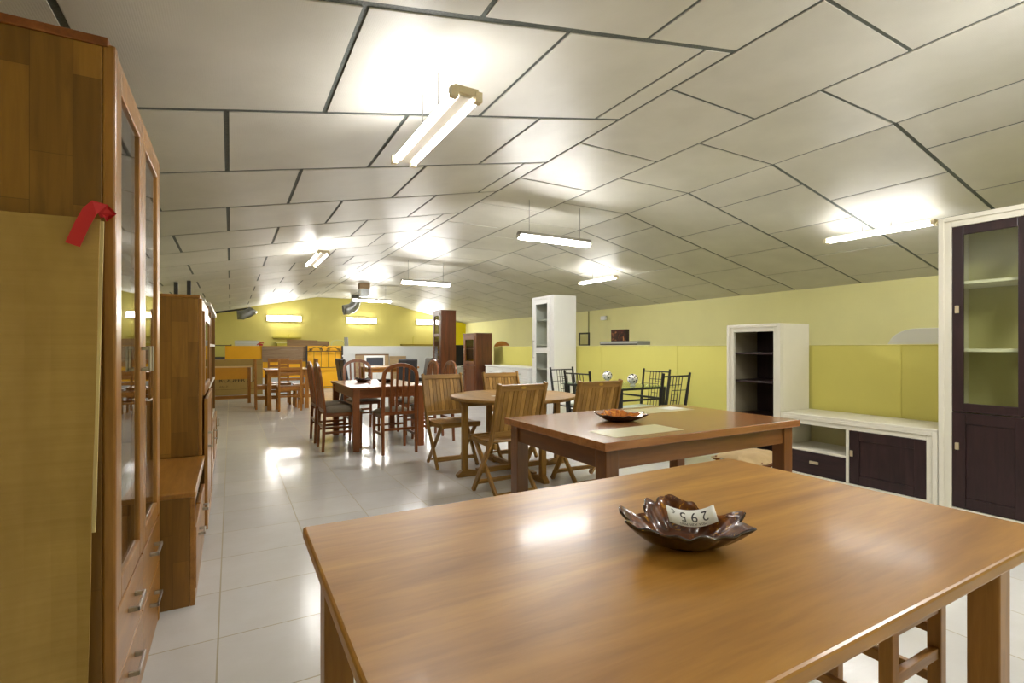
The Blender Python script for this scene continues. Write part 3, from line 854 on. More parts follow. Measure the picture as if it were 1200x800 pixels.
# ------------------------------------------------------------------ low canvas stool
def canvas_stool():
    r = thing('folding_stool', 'low folding stool with a beige canvas pad, beneath the cherry table edge', 'stool', (3.72, 2.62, 0), 10)
    BEI = plain('beige_canvas', srgb(196, 168, 122), .85, var=.15, vscale=14, bmp=.3, bscale=60)
    b = MB(); n = 10; vs = []
    for s in (0, 1):
        for j in range(n+1):
            for i in range(n+1):
                u, v = i/n*2-1, j/n*2-1
                z = .30+(.055*(1-u**4)*(1-v**4)+.008*math.sin(u*6+v*4))*s
                vs.append((u*.23, v*.21, z))
    N = (n+1)**2; fs = []
    for j in range(n):
        for i in range(n):
            q = j*(n+1)+i; fs += [(q, q+n+1, q+n+2, q+1), (N+q, N+q+1, N+q+n+2, N+q+n+1)]
    rim = list(range(n+1))+[j*(n+1)+n for j in range(1, n+1)]+[n*(n+1)+i for i in range(n-1, -1, -1)]+[j*(n+1) for j in range(n-1, 0, -1)]
    for p, q in zip(rim, rim[1:]+rim[:1]): fs.append((p, q, q+N, p+N))
    b.add(vs, fs); b.build('seat_pad', BEI, r, smooth=True)
    for sx in (-1, 1):
        MB().bar((sx*.2, -.19, 0), (sx*.2, .19, .3), .022, .03, (0, 1, -1)).build('leg', mahog('z'), r, .003)
        MB().bar((sx*.175, .19, 0), (sx*.175, -.19, .3), .022, .03, (0, 1, 1)).build('leg', mahog('z'), r, .003)
    for sy in (-1, 1): MB().box(-.22, .22, sy*.19-.014, sy*.19+.014, .278, .302).build('seat_rail', mahog('x'), r, .003)
canvas_stool()

# ------------------------------------------------------------------ right modular set (front faces -x)
def white_frame(r, w, h, fd, fw, y=0, name='outer_frame', bottom=.06):
    """stepped picture-frame front"""
    b = MB()
    b.box(-w/2, -w/2+fw, y, y+fd, 0, h).box(w/2-fw, w/2, y, y+fd, 0, h)
    b.box(-w/2+fw, w/2-fw, y, y+fd, h-fw, h).box(-w/2+fw, w/2-fw, y, y+fd, 0, bottom)
    g = fw*.45
    b.box(-w/2, -w/2+g, y-.01, y, 0, h).box(w/2-g, w/2, y-.01, y, 0, h).box(-w/2+g, w/2-g, y-.01, y, h-g, h)
    return b.build(name, WHITE, r, .004)
def sq_handle(d, x, z, y, w=.022, h=.05):
    return MB().box(x-w/2, x+w/2, y-.014, y, z-h/2, z+h/2).build('handle', plain('champagne_metal', srgb(206, 192, 160), .35, .5), d, .003)
def tall_wenge_cabinet():
    r = thing('tall_cabinet', 'tall ivory cabinet with dark wenge doors, upper ones glazed, at the right edge', 'cabinet', (4.5, 1.16, 0), -90)
    W, D, Hh = .97, .46, 2.135; h = W/2; fw = .075
    white_frame(r, W, Hh, .03, fw)
    MB().box(-h, -h+.022, .03, D, 0, Hh).box(h-.022, h, .03, D, 0, Hh).box(-h+.022, h-.022, .03, D, Hh-.022, Hh).build('carcass', WHITE, r, .002)
    MB().box(-h+.022, h-.022, D-.012, D, 0, Hh-.022).build('back_panel', plain('olive_backboard', srgb(196, 190, 140), .5), r)
    for z in (.74, 1.18, 1.66): MB().box(-h+.022, h-.022, .05, D-.012, z-.011, z+.011).build('shelf', WHITE, r, .002)
    for s in (-1, 1):
        a, c = sorted((s*.003, s*(h-fw-.002)))
        d = glazed_door(r, a, c, .745, Hh-fw-.002, .002, .062, wenge('z'), wenge('x'), glass=pane_glass('matt_pane', (.93, .95, .88, 1), .015, .22), th=.022)
        sq_handle(d, a+.03 if s < 0 else c-.03, 1.47, .002, h=.055)
        d = panel_door(r, a, c, .065, .738, .002, wenge('z'), th=.022, fw=.075)
        sq_handle(d, a+.03 if s < 0 else c-.03, .50, .002)
tall_wenge_cabinet()
def tv_unit():
    r = thing('tv_unit', 'low ivory media unit with a niche, a dark drawer and a dark door', 'cabinet', (4.5, 2.245, 0), -90)
    W, D, Hh = 1.19, .46, .6; h = W/2; fw = .07
    white_frame(r, W, Hh-.02, .03, fw, bottom=.065)
    MB().box(-h, h, -.01, D, Hh-.02, Hh).build('top_panel', WHITE, r, .004)
    MB().box(-h, -h+.02, .03, D, 0, Hh-.02).box(h-.02, h, .03, D, 0, Hh-.02).box(-h+.02, h-.02, .03, D, .045, .065).build('carcass', WHITE, r, .002)
    MB().box(-h+.02, h-.02, D-.012, D, .04, Hh-.02).build('back_panel', plain('cream_backboard', srgb(214, 206, 160), .5), r)
    xm = -.02
    MB().box(xm-.012, xm+.012, .0, D-.012, .065, Hh-.09).build('divider', WHITE, r, .002)
    MB().box(-h+.02, xm-.012, .004, D-.012, .27, .288).build('shelf', WHITE, r, .002)
    d = panel_door(r, -h+fw+.002, xm-.014, .068, .268, .002, wenge('x'), th=.022, name='drawer'); sq_handle(d, (-h+fw+xm)/2-.02, .18, .002, .075, .024)
    d = panel_door(r, xm+.014, h-fw-.002, .068, Hh-.092, .002, wenge('z'), th=.022, fw=.075); sq_handle(d, xm+.034, .32, .002)
tv_unit()
def shelf_tower():
    r = thing('shelf_tower', 'ivory framed shelf tower with dark wenge interior, left of the low media unit', 'shelf', (4.5, 3.135, 0), -90)
    W, D, Hh = .58, .46, 1.43; h = W/2; fw = .075
    white_frame(r, W, Hh, .03, fw, bottom=.07)
    MB().box(-h, -h+.02, .03, D, 0, Hh).box(h-.02, h, .03, D, 0, Hh).box(-h+.02, h-.02, .03, D, Hh-.022, Hh).box(-h+.02, h-.02, .03, D, .05, .07).build('carcass', WHITE, r, .002)
    MB().box(-h+.02, -h+.032, .03, D-.012, .07, Hh-.022).box(h-.032, h-.02, .03, D-.012, .07, Hh-.022).build('lining', plain('grey_lining', srgb(160, 150, 126), .5), r)
    MB().box(-h+.02, h-.02, D-.012, D, .05, Hh-.022).build('back_panel', wenge('z'), r)
    for z in (.52, .86, 1.14): MB().box(-h+.033, h-.033, .03, D-.013, z-.009, z+.009).build('shelf', wenge('x'), r, .002)
shelf_tower()
# tall white glazed cabinet and sideboard
def white_tall():
    r = thing('tall_cabinet', 'tall narrow white cabinet with a glazed door in two lights, standing mid hall', 'cabinet', (4.54, 6.98, 0), -90)
    W, D, Hh = .66, .42, 2.05; h = W/2
    MB().box(-h, -h+.022, 0, D, 0, Hh).box(h-.022, h, 0, D, 0, Hh).box(-h+.022, h-.022, 0, D, Hh-.022, Hh).box(-h+.022, h-.022, 0, D, .04, .06).build('carcass', WHITE2, r, .003)
    MB().box(-h+.022, h-.022, D-.012, D, 0, Hh-.022).build('back_panel', plain('olive_backboard', srgb(196, 190, 140), .5), r)
    MB().box(-h, -h+.04, -.02, 0, 0, Hh).box(h-.10, h, -.02, 0, 0, Hh).box(-h+.04, h-.10, -.02, 0, Hh-.04, Hh).box(-h+.04, h-.1, -.02, 0, 0, .06).build('face_frame', WHITE2, r, .003)
    for z in (.48, .84, 1.24, 1.66): MB().box(-h+.022, h-.022, .03, D-.012, z-.01, z+.01).build('shelf', WHITE2, r)
    d = glazed_door(r, -h+.043, h-.103, .065, Hh-.043, -.03, .085, WHITE2, WHITE2, mids=(.55, 1.15)); handle_bow(d, -h+.08, 1.17, -.03, .3, True)
white_tall()
def sideboard():
    r = thing('sideboard', 'low white sideboard beside the tall narrow white cabinet', 'sideboard', (4.5, 8.22, 0), -90)
    W, D, Hh = 1.72, .44, .85; h = W/2
    MB().box(-h, h, -.02, D, Hh-.03, Hh).build('top_panel', WHITE2, r, .006)
    MB().box(-h+.02, h-.02, .0, D, .07, Hh-.03).build('carcass', WHITE2, r, .003)
    MB().box(-h+.04, h-.04, .03, D-.02, 0, .07).build('plinth', WHITE2, r)
    for k in range(3):
        a = -h+.03+k*(W-.06)/3; c = a+(W-.06)/3-.008
        d = panel_door(r, a, c, .64, .805, -.018, WHITE2, fw=.03, name='drawer'); handle_bow(d, (a+c)/2, .73, -.018, .1)
        d = panel_door(r, a, c, .08, .63, -.018, WHITE2, fw=.06); handle_bow(d, c-.05, .45, -.018, .1, True)
sideboard()
def dark_cab(label, y, W, D, Hh, x, mids, gl_to):
    r = thing('tall_cabinet', label, 'cabinet', (x, y, 0), -90); h = W/2
    MB().box(-h, -h+.022, 0, D, 0, Hh-.02).box(h-.022, h, 0, D, 0, Hh-.02).box(-h+.022, h-.022, 0, D, .04, .06).build('carcass', walnut('z'), r, .003)
    MB().box(-h+.022, h-.022, D-.012, D, 0, Hh-.02).build('back_panel', walnut('z'), r)
    MB().box(-h-.015, h+.015, -.035, D, Hh-.022, Hh).build('cornice', walnut('x'), r, .006)
    for z in (gl_to, gl_to+.35): MB().box(-h+.022, h-.022, .03, D-.012, z-.01, z+.01).build('shelf', walnut('x'), r)
    MB().box(-h, -h+.05, -.02, 0, 0, Hh-.022).box(h-.05, h, -.02, 0, 0, Hh-.022).box(-h+.05, h-.05, -.02, 0, Hh-.06, Hh-.022).box(-h+.05, h-.05, -.02, 0, 0, .07).build('face_frame', walnut('z'), r, .003)
    d = glazed_door(r, -h+.053, h-.053, gl_to+.02, Hh-.063, -.03, .07, walnut('z'), walnut('x'), mids=mids); handle_bow(d, -h+.085, gl_to+.3, -.03, .1, True)
    d = panel_door(r, -h+.053, h-.053, .075, gl_to, -.03, walnut('z'), fw=.07); handle_bow(d, -h+.085, gl_to-.15, -.03, .1, True)
dark_cab('tall slim dark walnut glazed cabinet, highest of the dark cabinets at the back', 11.53, .57, .36, 2.1, 4.41, (1.5,), .8)
dark_cab('shorter dark walnut cabinet with one glazed light, beside the white sideboard', 9.63, .66, .34, 1.5, 4.42, (), .82)

# ------------------------------------------------------------------ glass table with black metal chairs
def glass_table():
    r = thing('glass_table', 'small black metal table with a glass top against the lime partition', 'table', (4.1, 4.75, 0), 0)
    a, c = .33, .5
    MB().box(-a-.03, a+.03, -c-.03, c+.03, .738, .75).build('glass_top', pane_glass('table_glass', (.72, .84, .76, 1)), r, .003)
    for sx in (-1, 1):
        for sy in (-1, 1): MB().bar((sx*a, sy*c, .738), (sx*(a-.03), sy*(c-.03), 0), .055, .055, (0, 1, 0), .035, .035).build('leg', BLACKMETAL, r, .003)
    for z in (.725, .60):
        for sy in (-1, 1): MB().box(-a, a, sy*(c-.006)-.01, sy*(c-.006)+.01, z-.011, z+.011).build('rail', BLACKMETAL, r, .002)
        for sx in (-1, 1): MB().box(sx*(a-.004)-.01, sx*(a-.004)+.01, -c, c, z-.011, z+.011).build('rail', BLACKMETAL, r, .002)
glass_table()
def vase(label, x, y):
    m = MC.get('mosaic')
    if not m:
        m, nt, p = newmat('mosaic'); vo = nt.nodes.new('ShaderNodeTexVoronoi'); vo.inputs['Scale'].default_value = 38
        nt.links.new(coords(nt), vo.inputs['Vector'])
        nt.links.new(ramp(nt, vo.outputs['Distance'], [(.36, srgb(30, 28, 28)), (.46, srgb(226, 222, 214))]), p.inputs['Base Color']); setp(p, rough=.25); MC['mosaic'] = m
    r = thing('mosaic_ball', label, 'ornament', (x, y, .751), 0, 'black and white balls on the glass table')
    MB().lathe([(.03, 0), (.034, .006), (.02, .018), (.018, .024)], n=20).build('stand', plain('pale_glass_foot', srgb(196, 200, 186), .2), r)
    pr = [(.062*math.sin(PI*k/16)+.0005, .078-.062*math.cos(PI*k/16)) for k in range(17)]
    MB().lathe(pr, n=28).build('ball', m, r, smooth=True)
vase('black and white mosaic ball on the glass table, the nearer and fully visible one', 4.12, 4.42)
vase('black and white mosaic ball on the glass table, half hidden behind a folding chair', 4.33, 5.12)
def metal_chair(label):
    r = thing('metal_chair', label, 'chair', (0, 0, 0), 0, 'black metal chairs around the glass table')
    a = .185; rk = lambda z: .19+max(0, z-.42)*.16
    for sx in (-1, 1):
        b = MB(); b.bar((sx*a, rk(.42), .42), (sx*(a+.012), rk(.93), .93), .024, .03, (0, 1, 0), .018, .022); b.build('back_post', BLACKMETAL, r, .002)
        MB().bar((sx*a, .19, .43), (sx*a, .235, 0), .024, .03, (0, 1, 0), .018, .018).build('leg', BLACKMETAL, r, .002)
        MB().bar((sx*a, -.2, .43), (sx*a, -.2, 0), .026, .026, (0, 1, 0), .018, .018).build('leg', BLACKMETAL, r, .002)
    MB().cyl((-a-.01, rk(.895), .895), (a+.01, rk(.895), .895), .008, n=8).build('top_rail', BLACKMETAL, r)
    MB().cyl((-a, rk(.46), .46), (a, rk(.46), .46), .008, n=8).build('lower_rail', BLACKMETAL, r)
    for k in range(5):
        x = -.088+.044*k
        MB().cyl((x, rk(.46), .46), (x, rk(.895), .895), .0045, n=6).build('spindle', BLACKMETAL, r)
    b = MB()
    for x0, x1, z in ((-a, .044, .74), (-.088, .088, .80), (-.044, .044, .70), (0, .088, .77), (-.044, .044, .63)): b.cyl((x0, rk(z), z), (x1, rk(z), z), .004, n=6)
    b.build('lattice', BLACKMETAL, r)
    for (p, q) in (((-a, -.2), (a, -.2)), ((-a, .19), (a, .19)), ((-a, -.2), (-a, .19)), ((a, -.2), (a, .19))): MB().cyl((*p, .43), (*q, .43), .01, n=8).build('seat_rail', BLACKMETAL, r)
    MB().box(-.2, .2, -.215, .185, .437, .475).build('seat_cushion', plain('white_vinyl', srgb(226, 224, 216), .5), r, .014)
    return r
mc = metal_chair('black metal chair in front of the glass table, back to the viewer'); mc.location = (4.13, 4.03, 0); mc.rotation_euler = (0, 0, R(180))
dup(mc, 'black metal chair between the glass table and the partition', (4.44, 4.58, 0), -82)
dup(mc, 'black metal chair at the far end of the glass table, white seat showing', (4.02, 5.43, 0), 4)
dup(mc, 'black metal chair on the left side of the glass table, seen edge on', (3.76, 4.72, 0), 100)

# ------------------------------------------------------------------ things on the right ledge and behind it
LZ = PT+.009
t = thing('picture_frame', 'small black framed mirror leaning on the right partition ledge', 'mirror', (5.1, 6.63, LZ), -90)
b = MB(); W, Hh = .28, .215
b.box(-W/2, -W/2+.025, 0, .02, 0, Hh).box(W/2-.025, W/2, 0, .02, 0, Hh).box(-W/2+.025, W/2-.025, 0, .02, Hh-.025, Hh).box(-W/2+.025, W/2-.025, 0, .02, 0, .02).build('frame', BLACKMETAL, t, .003)
MB().box(-W/2+.024, W/2-.024, .009, .013, .019, Hh-.024).build('mirror_pane', plain('silvered_glass', srgb(210, 210, 204), .06, 1), t)
t = thing('disc_player', 'long flat silver player lying on the right partition ledge', 'player', (5.12, 5.72, LZ), -90)
MB().box(-.42, .42, -.08, .16, .006, .062).build('player_body', plain('silver_plastic', srgb(150, 152, 154), .35, .5), t, .005)
MB().box(-.40, .40, -.084, -.08, .028, .05).build('front_strip', plain('light_silver', srgb(196, 198, 200), .3, .6), t)
MB().box(-.41, .41, -.083, -.08, .008, .022).build('dark_strip', DARK, t)
t = thing('game_box', 'dark illustrated box standing on the silver player on the ledge', 'box', (5.12, 5.8, LZ+.063), -90)
def boxart():
    m, nt, p = newmat('dark_printed_picture')
    n = noise(nt, coords(nt), 14, 3, .5, 1.2)
    nt.links.new(ramp(nt, n, [(.35, srgb(28, 14, 16)), (.55, srgb(74, 32, 24)), (.68, srgb(200, 140, 84))]), p.inputs['Base Color']); setp(p, rough=.35)
    return m
MB().box(-.17, .17, 0, .06, 0, .178).build('box_body', plain('dark_box_card', srgb(34, 18, 18), .4), t, .002)
MB().box(-.16, .16, -.0015, 0, .008, .17).build('cover_print', boxart(), t)
t = thing('arched_headboard', 'rounded orange brown wooden headboard peeking over the right partition', 'headboard', (5.6, 10.45, 0), -62)
pr = [(-.22, .2)]+[(-.22*math.cos(PI*k/14), 1.2+.15*math.sin(PI*k/14)) for k in range(15)]+[(.22, .2)]
MB().prism(pr, 0, .03).build('panel', oak('x'), t, .004)
for s in (-1, 1): MB().box(s*.19-.025, s*.19+.025, .002, .04, 0, .5).build('leg', oak('z'), t, .003)
t = thing('white_headboard', 'white curved headboard top showing over the partition by the tall wenge cabinet', 'headboard', (5.75, 2.0, 0), -90)
pr = [(-.52, .0), (-.52, 1.2)]+[(-.52+.25*(1-math.cos(PI/2*k/8)), 1.2+.185*math.sin(PI/2*k/8)) for k in range(1, 9)]+[(.9, 1.385), (.9, 0)]
MB().prism(pr, 0, .04).build('panel', WHITE2, t, .004)
for s in (-.4, .86): MB().box(s, s+.05, .04, .08, 0, .4).build('leg', WHITE2, t)
t = thing('emergency_light', 'small white emergency light on the right wall', 'light', (XW1, 9.57, 1.87), -90)
MB().box(-.1, .1, -.05, 0, 0, .1).build('housing', WHITE2, t, .01); MB().box(-.085, .085, -.058, -.05, .015, .085).build('cover', plain('frosted_cover', srgb(236, 236, 232), .3), t, .006)
o = MB().box(XW1-.02, XW1, 10.17, 10.19, .0, ceil(XW1)-.01).build('cable_conduit', plain('olive_conduit', srgb(150, 146, 90), .6)); tag(o, 'thin vertical cable conduit on the right wall', 'conduit')

# ------------------------------------------------------------------ far left pine set
def ladder_chair(label):
    r = thing('ladder_back_chair', label, 'chair', (0, 0, 0), 0, 'honey ladder back chairs')
    a = .19
    for sx in (-1, 1):
        MB().bar((sx*a, .2, 0), (sx*a, .215, .97), .038, .038, (0, 1, 0)).build('leg', oak('z'), r, .003)
        MB().box(sx*a-.019, sx*a+.019, -.21, -.172, 0, .44).build('leg', oak('z'), r, .003)
        MB().box(sx*a-.01, sx*a+.01, -.18, .2, .19, .225).build('stretcher', oak('y'), r, .002)
        MB().box(sx*a-.011, sx*a+.011, -.18, .2, .38, .44).build('seat_rail', oak('y'), r, .002)
    for y in (-.19, .2): MB().box(-a, a, y-.011, y+.011, .38, .44).build('seat_rail', oak('x'), r, .002)
    for y in (-.19, .2): MB().box(-a, a, y-.01, y+.01, .26, .29).build('stretcher', oak('x'), r, .002)
    MB().box(-.215, .215, -.225, .19, .44, .46).build('seat', oak('x'), r, .005)
    for z, hh in ((.925, .075), (.80, .05), (.70, .05), (.60, .05)): MB().box(-a+.01, a-.01, .202, .222, z-hh/2, z+hh/2).build('slat', oak('x'), r, .003)
    return r
rect_table('dining_table', 'small honey oak table at the back left with ladder back chairs', .58, 1.38, 10.58, 11.5, .775, .03, oak, oak, .07, .03, .03, .09, .004)
lc = ladder_chair('honey ladder back chair in front of the small oak table, back to the viewer'); lc.location = (.98, 10.48, 0); lc.rotation_euler = (0, 0, R(180))
dup(lc, 'honey ladder back chair behind the small oak table', (.9, 11.66, 0), 0)
dup(lc, 'honey ladder back chair on the left of the small oak table', (.63, 11.0, 0), 90)
dup(lc, 'honey ladder back chair on the right of the small oak table', (1.33, 11.05, 0), -90)
def pine_frame():
    r = thing('headboard', 'pine headboard with a yellow panel standing before the big cardboard carton', 'headboard', (-.1, 12.2, 0), 0)
    for x in (-.5, .45): MB().box(x-.03, x+.03, 0, .05, 0, .77).build('post', oak('z'), r, .004)
    MB().box(-.54, .5, -.01, .06, .77, .80).build('cap_rail', plain('pine_edge_highlight', srgb(226, 190, 130), .4, var=.1), r, .004)  # pale colour paints the highlight along the top edge
    MB().box(-.47, .42, .012, .035, .52, .77).build('panel', plain('yellow_pine_panel', srgb(206, 142, 20), .4, var=.08), r, .002)
    MB().box(-.47, .42, .01, .04, .10, .17).build('lower_rail', oak('x'), r, .003)
    MB().box(.48, .5, .0, .05, .45, .77).build('pale_strip', WHITE, r)
pine_frame()
def carton():
    r = thing('cardboard_carton', 'big flat brown cardboard carton standing against the orange partition', 'carton', (.1, 14.4, 0), 0)
    MB().box(-.62, .62, 0, .16, 0, .90).build('carton_body', plain('dull_carton', srgb(172, 142, 78), .85, var=.12, vscale=4), r, .004)
    MB().box(-.62, .62, -.002, 0, .76, .765).box(-.62, .62, -.002, 0, .14, .145).build('fold_line', plain('fold_dark', srgb(84, 64, 30), .9), r)
    M = Matrix.Translation((.05, -.002, .37)) @ Matrix.Rotation(R(90), 4, 'X')
    text('printed_lettering', 'IROOFER A.A', .15, plain('carton_ink', srgb(40, 30, 20), .8), r, M)
    M = Matrix.Translation((-.25, -.002, .22)) @ Matrix.Rotation(R(90), 4, 'X')
    text('small_lettering', 'A.A.S. 21', .05, plain('carton_ink', srgb(40, 30, 20), .8), r, M)
carton()
t = thing('brown_board', 'grey brown wood board hung on the orange partition', 'board', (1.315, 15.385, .80), 0)
MB().box(-.565, .565, -.012, .012, 0, .44).build('board_panel', wood('greyed_oak', srgb(140, 114, 84), srgb(170, 142, 108), 'x', .5), t, .002)
MB().box(-.1, .35, -.016, -.012, .33, .34).build('groove', plain('pale_line', srgb(170, 150, 124), .5), t)
def iron_headboard():
    r = thing('iron_gate', 'black wrought iron gate with scrolls against the orange boards', 'gate', (2.38, 15.3, 0), 0)
    h = .49
    for s in (-1, 1): MB().box(s*h-.022, s*h+.022, -.02, .02, 0, 1.25).build('post', BLACKMETAL, r, .003)
    for z in (1.09, .62, .06): MB().box(-h, h, -.008, .008, z-.009, z+.009).build('rail', BLACKMETAL, r)
    for k in range(1, 5):
        x = -h+2*h*k/5; MB().cyl((x, 0, .62), (x, 0, 1.09), .006, n=6).build('bar', BLACKMETAL, r)
    for s in (-1, 1):
        pts = [(s*(.05+.38*u), 0, 1.1+.12*math.sin(PI*u)**.8*(1-.3*u)) for u in [k/14 for k in range(15)]]
        MB().tube(pts, .009, 6).build('scroll', BLACKMETAL, r)
        for cx in (.1, .38):
            pts = [(s*cx+(.008+.045*u)*math.cos(u*9), 0, 1.135+(.006+.03*u)*math.sin(u*9)) for u in [k/24 for k in range(25)]]
            MB().tube(pts, .008, 6).build('scroll', BLACKMETAL, r)
    MB().tube([(-.12+.24*k/12, 0, 1.17+.09*math.sin(PI*k/12)) for k in range(13)], .009, 6).build('scroll', BLACKMETAL, r)
    MB().box(h-.01, h+.03, -.03, .02, .93, .97).build('latch', WHITE2, r)
iron_headboard()

# ------------------------------------------------------------------ far middle: table with black chairs and boards
rect_table('dining_table', 'oak dining table with black leather chairs at the back of the hall', 2.62, 3.78, 11.05, 11.95, .765, .04, oak, oak, .07, .03, .03, .08, .004)
def black_chair(label):
    r = thing('leather_chair', label, 'chair', (0, 0, 0), 0, 'black leather chairs')
    b = MB(); b.prism([(.17, .44), (.235, .44), (.30, .93), (.285, .95), (.26, .95), (.245, .93)], -.21, .21, 'yz'); b.build('backrest', BLACK, r, .012)
    MB().box(-.215, .215, -.22, .19, .40, .48).build('seat', BLACK, r, .016)
    for sx in (-1, 1):
        MB().box(sx*.185-.02, sx*.185+.02, -.2, -.16, 0, .40).build('leg', wenge('z'), r, .003); MB().bar((sx*.185, .19, .42), (sx*.185, .235, 0), .04, .04, (0, 1, 0)).build('leg', wenge('z'), r, .003)
    return r
bc = black_chair('black leather chair at the near side of the back oak table, back to the viewer'); bc.location = (3.32, 10.72, 0); bc.rotation_euler = (0, 0, R(180))
dup(bc, 'black leather chair at the left end of the back oak table, the nearer one', (2.39, 11.28, 0), 90)
dup(bc, 'black leather chair at the left end of the back oak table, the farther one', (2.39, 11.8, 0), 90)
dup(bc, 'black leather chair at the right end of the back oak table', (3.95, 11.6, 0), -90)
BEIGEB = wood('beige_oak', srgb(168, 142, 104), srgb(194, 168, 128), 'x', .5)
o = MB().box(3.26, 4.27, 15.36, 15.39, 0, 1.0).build('beige_board', BEIGEB); tag(o, 'wide beige board leaning against the white back partition, left one', 'board', 'beige boards')
MB().box(3.26, 4.27, 15.352, 15.36, .96, 1.0).build('edge_strip', wood('brown_edge', srgb(120, 90, 64), srgb(140, 108, 80), 'x', .5), o)
o = MB().box(4.30, 4.82, 15.36, 15.39, 0, .93).build('beige_board', BEIGEB); tag(o, 'narrower beige board leaning against the white back partition, right one', 'board', 'beige boards')
MB().box(4.30, 4.82, 15.352, 15.36, .89, .93).build('edge_strip', BEIGEB, o)
t = thing('low_cabinet', 'low white cabinet under the white framed screen at the back', 'cabinet', (3.62, 14.5, 0), 0)
MB().box(-.4, .4, -.2, .2, .0, .6).build('carcass', WHITE2, t, .004); MB().box(-.42, .42, -.22, .22, .6, .64).build('top_panel', WHITE2, t, .004)
for s in (-1, 1): panel_door(t, *sorted((s*.005, s*.39)), .05, .57, -.215, WHITE2, th=.015, fw=.05)
t = thing('framed_screen', 'black screen in a white frame standing on the low cabinet at the back', 'screen', (3.6, 14.42, .64), 0)
b = MB(); b.box(-.29, .29, 0, .04, 0, .33); b.build('frame', WHITE2, t, .006)
MB().box(-.235, .25, -.004, 0, .02, .27).build('bezel', BLACKMETAL, t, .002); MB().box(-.21, .225, -.006, -.004, .045, .245).build('screen_glass', plain('dark_screen', srgb(70, 72, 80), .25), t)
t = thing('white_stand', 'white cabinet under the black panel between the dark walnut cabinets', 'cabinet', (5.75, 13.0, 0), 0)
MB().box(-.5, .5, -.2, .25, 0, .62).build('carcass', WHITE2, t, .004); MB().box(-.52, .52, -.22, .25, .62, .65).build('top_panel', WHITE2, t, .004)
MB().box(-.48, .48, -.215, -.2, .44, .46).build('dark_line', BLACKMETAL, t)
for s in (-1, 1): panel_door(t, *sorted((s*.005, s*.48)), .05, .43, -.215, WHITE2, th=.015, fw=.05)
t = thing('television', 'black flat panel with a white back edge, on the white cabinet behind the dark ones', 'television', (5.78, 12.95, .65), 0)
MB().box(-.4, .45, -.02, .03, .04, .62).build('panel', BLACKMETAL, t, .004); MB().box(-.1, .1, -.08, .08, 0, .015).box(-.03, .03, -.01, .02, .015, .06).build('stand', BLACKMETAL, t, .002)
MB().box(-.46, -.4, -.02, .03, .04, .62).build('white_side', WHITE2, t)

# ------------------------------------------------------------------ above the far partition
def at_far(x0, x1, z0, z1, y0, y1): return MB().box(x0, x1, y0, y1, z0, z1)
t = thing('storage_box', 'white flat box standing above the orange partition at the left', 'box', (.40, 16.0, 0), 0)
MB().box(-.3, .3, -.1, .1, .0, 1.40).build('box_body', plain('pale_box', srgb(206, 204, 190), .6), t, .004); MB().box(-.31, .31, -.105, .105, 1.34, 1.37).build('lid_edge', WHITE2, t)
t = thing('red_tool', 'small red object lying on the orange partition', 'tool', (.73, 15.46, PZ), 0)
MB().lathe([(.03, 0), (.05, .01), (.05, .045), (.03, .06)], n=16).build('body', RED, t); MB().tube([(-.1, 0, .02), (-.04, 0, .07), (.03, 0, .1), (.07, 0, .07)], .014, 8).build('handle', RED, t)
t = thing('wall_shelf', 'lime painted box shelf on the far wall above the brown board', 'shelf', (1.6, YF, 1.2), 0)
LM2 = wall_mat('lime_shelf_paint', srgb(210, 200, 86))
MB().box(-.42, .42, -.25, 0, .30, .345).build('top_board', LM2, t); MB().box(-.3, .34, -.22, 0, -.2, .14).build('box_front', LM2, t); MB().box(-.34, .38, -.24, 0, .14, .17).build('ledge', PALE, t)
MB().tube([(.05, -.12, .345), (.05, -.12, .42), (.08, -.12, .43)], .012, 8).build('hook', LM2, t)
t = thing('brown_board', 'wide brown board leaning behind the far partition', 'board', (2.15, 17.0, 0), 0)
MB().prism([(-.62, 0), (.62, 0), (.62, 1.40), (.28, 1.41), (.26, 1.43), (-.62, 1.45)], 0, .03).build('board_panel', wood('mid_brown_board', srgb(134, 100, 52), srgb(160, 124, 72), 'x', .5), t)
MB().box(.6, .62, -.01, 0, 0, 1.40).build('edge_strip', walnut('z'), t)
t = thing('tube_chair', 'pale bent tube chair frame showing above the iron gate', 'chair', (2.98, 16.6, 0), 0)
MB().tube([(-.2, 0, 0), (-.2, 0, 1.3), (-.16, 0, 1.40), (-.08, 0, 1.43), (.08, 0, 1.43), (.16, 0, 1.40), (.2, 0, 1.3), (.2, 0, 0)], .013, 8).build('tube_frame', plain('pale_green_tube', srgb(206, 202, 140), .4), t)
MB().box(-.18, .18, -.35, 0, .44, .47).build('seat', PALE, t, .004)
t = thing('metal_profile', 'grey metal profile leaning upright above the iron gate', 'profile', (3.15, 16.0, 0), 0)
MB().bar((.05, 0, 0), (-.03, .05, 1.52), .11, .03, (0, 1, 0)).build('profile_body', plain('grey_profile', srgb(130, 128, 110), .5, .3), t, .003)
MB().bar((.10, -.012, 0), (.02, .038, 1.5), .015, .03, (0, 1, 0)).build('flange', GALV, t)
t = thing('rail_shelf', 'olive shelf board with two hooks on the far wall beside the tall dark cabinet', 'shelf', (6.15, YF, 1.27), 0)
MB().box(-.75, .6, -.2, 0, 0, .05).build('board', wall_mat('olive_shelf', srgb(150, 130, 40)), t)
for x in (-.3, .45): MB().tube([(x, -.1, .05), (x, -.1, .3), (x+.03, -.1, .33)], .012, 8).build('hook', LM2, t)
t = thing('dark_tray', 'dark flat tray lying on the left end of the far partition', 'tray', (-.2, 15.46, PZ), 0)
MB().box(-.22, .22, -.03, .03, 0, .02).build('tray_base', BLACKMETAL, t); MB().box(-.22, -.2, -.03, .03, .02, .035).box(.2, .22, -.03, .03, .02, .035).build('rim', BLACKMETAL, t)
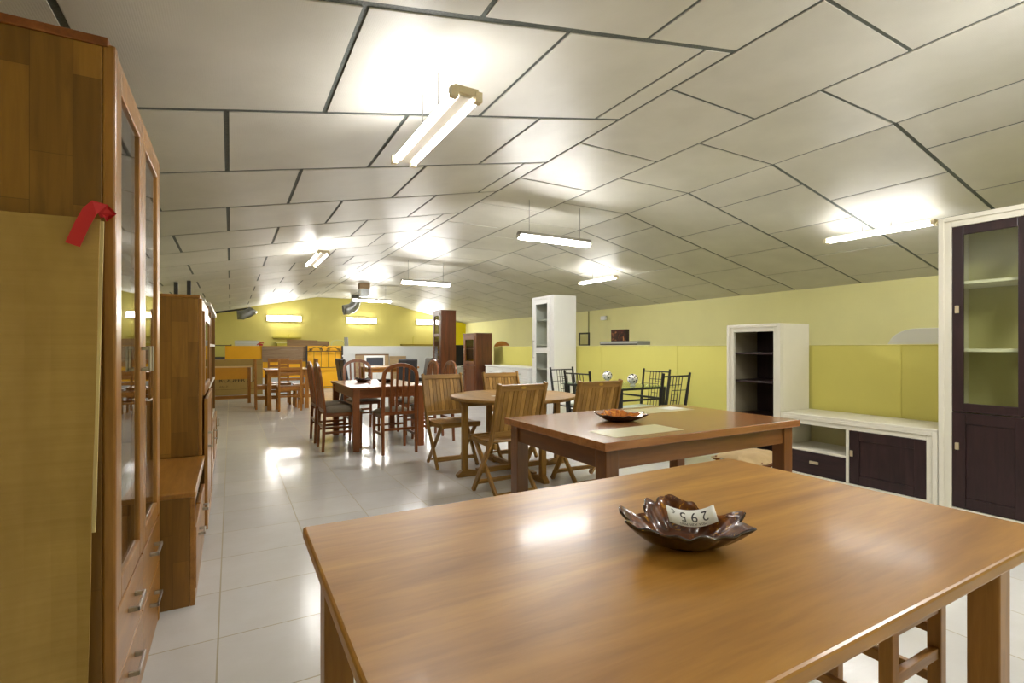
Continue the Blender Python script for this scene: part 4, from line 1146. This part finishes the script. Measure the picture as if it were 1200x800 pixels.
t = thing('dark_bracket', 'upright dark metal bracket at the left end of the far wall', 'bracket', (-.42, 16.2, 0), 0)
MB().box(-.04, .04, -.03, .03, 0, 1.52).build('upright', BLACKMETAL, t); MB().box(-.1, .04, -.03, .03, 1.3, 1.34).build('arm', BLACKMETAL, t)
# ducts
def duct(label, pts, rad, mouth):
    r = thing('air_duct', label, 'duct', (0, 0, 0), 0, 'galvanised duct elbows')
    o = Vector(pts[0]); r.location = o
    P = [Vector(p)-o for p in pts]
    MB().tube(P, rad, 20, False).build('duct_pipe', GALV, r, smooth=True).modifiers.new('t', 'SOLIDIFY').thickness = .006
    for i in (1, len(P)-2):
        d = (P[i+1]-P[i-1]).normalized(); MB().cyl(P[i]-d*.012, P[i]+d*.012, rad+.012, n=20).build('collar', GALV, r)
    d = (P[-1]-P[-2]).normalized()
    MB().cyl(P[-1]-d*.02, P[-1]-d*.018, rad*.97, n=20).build('mouth_shade', BLACKMETAL, r)  # black disc stands in for the shade inside the open duct end
    return r
duct('galvanised duct elbow under the left slope by the far wall', [(.58, 16.6, 2.33), (.55, 16.6, 2.28), (.44, 16.6, 2.20), (.30, 16.6, 2.15), (.16, 16.6, 2.14)], .13, 0)
o = MB().bar((-.95, 16.8, 2.10), (.45, 16.8, 2.36), .05, .05).build('dark_pipe', DARK); tag(o, 'thin dark pipe running from the left wall to the left duct elbow', 'pipe')
MB().cyl((-.4, 16.8, 2.2), (-.4, 16.8, 2.12), .03, n=8).build('bracket', DARK, o)
duct('galvanised duct elbow hanging mid ceiling in front of the far wall', [(3.55, 16.6, 2.885), (3.55, 16.6, 2.72), (3.52, 16.6, 2.60), (3.42, 16.6, 2.48), (3.28, 16.6, 2.42), (3.14, 16.6, 2.40)], .16, 0)
t = thing('vent_box', 'square galvanised duct stub dropping from the ceiling above the farthest hanging light', 'duct', (3.09, 13.5, 2.55), 0)
MB().box(-.11, .11, -.11, .11, 0, .35).build('duct_body', GALV, t, .003); MB().box(-.125, .125, -.125, .125, .2, .35).build('collar', plain('brown_board_collar', srgb(170, 140, 104), .6), t, .003)
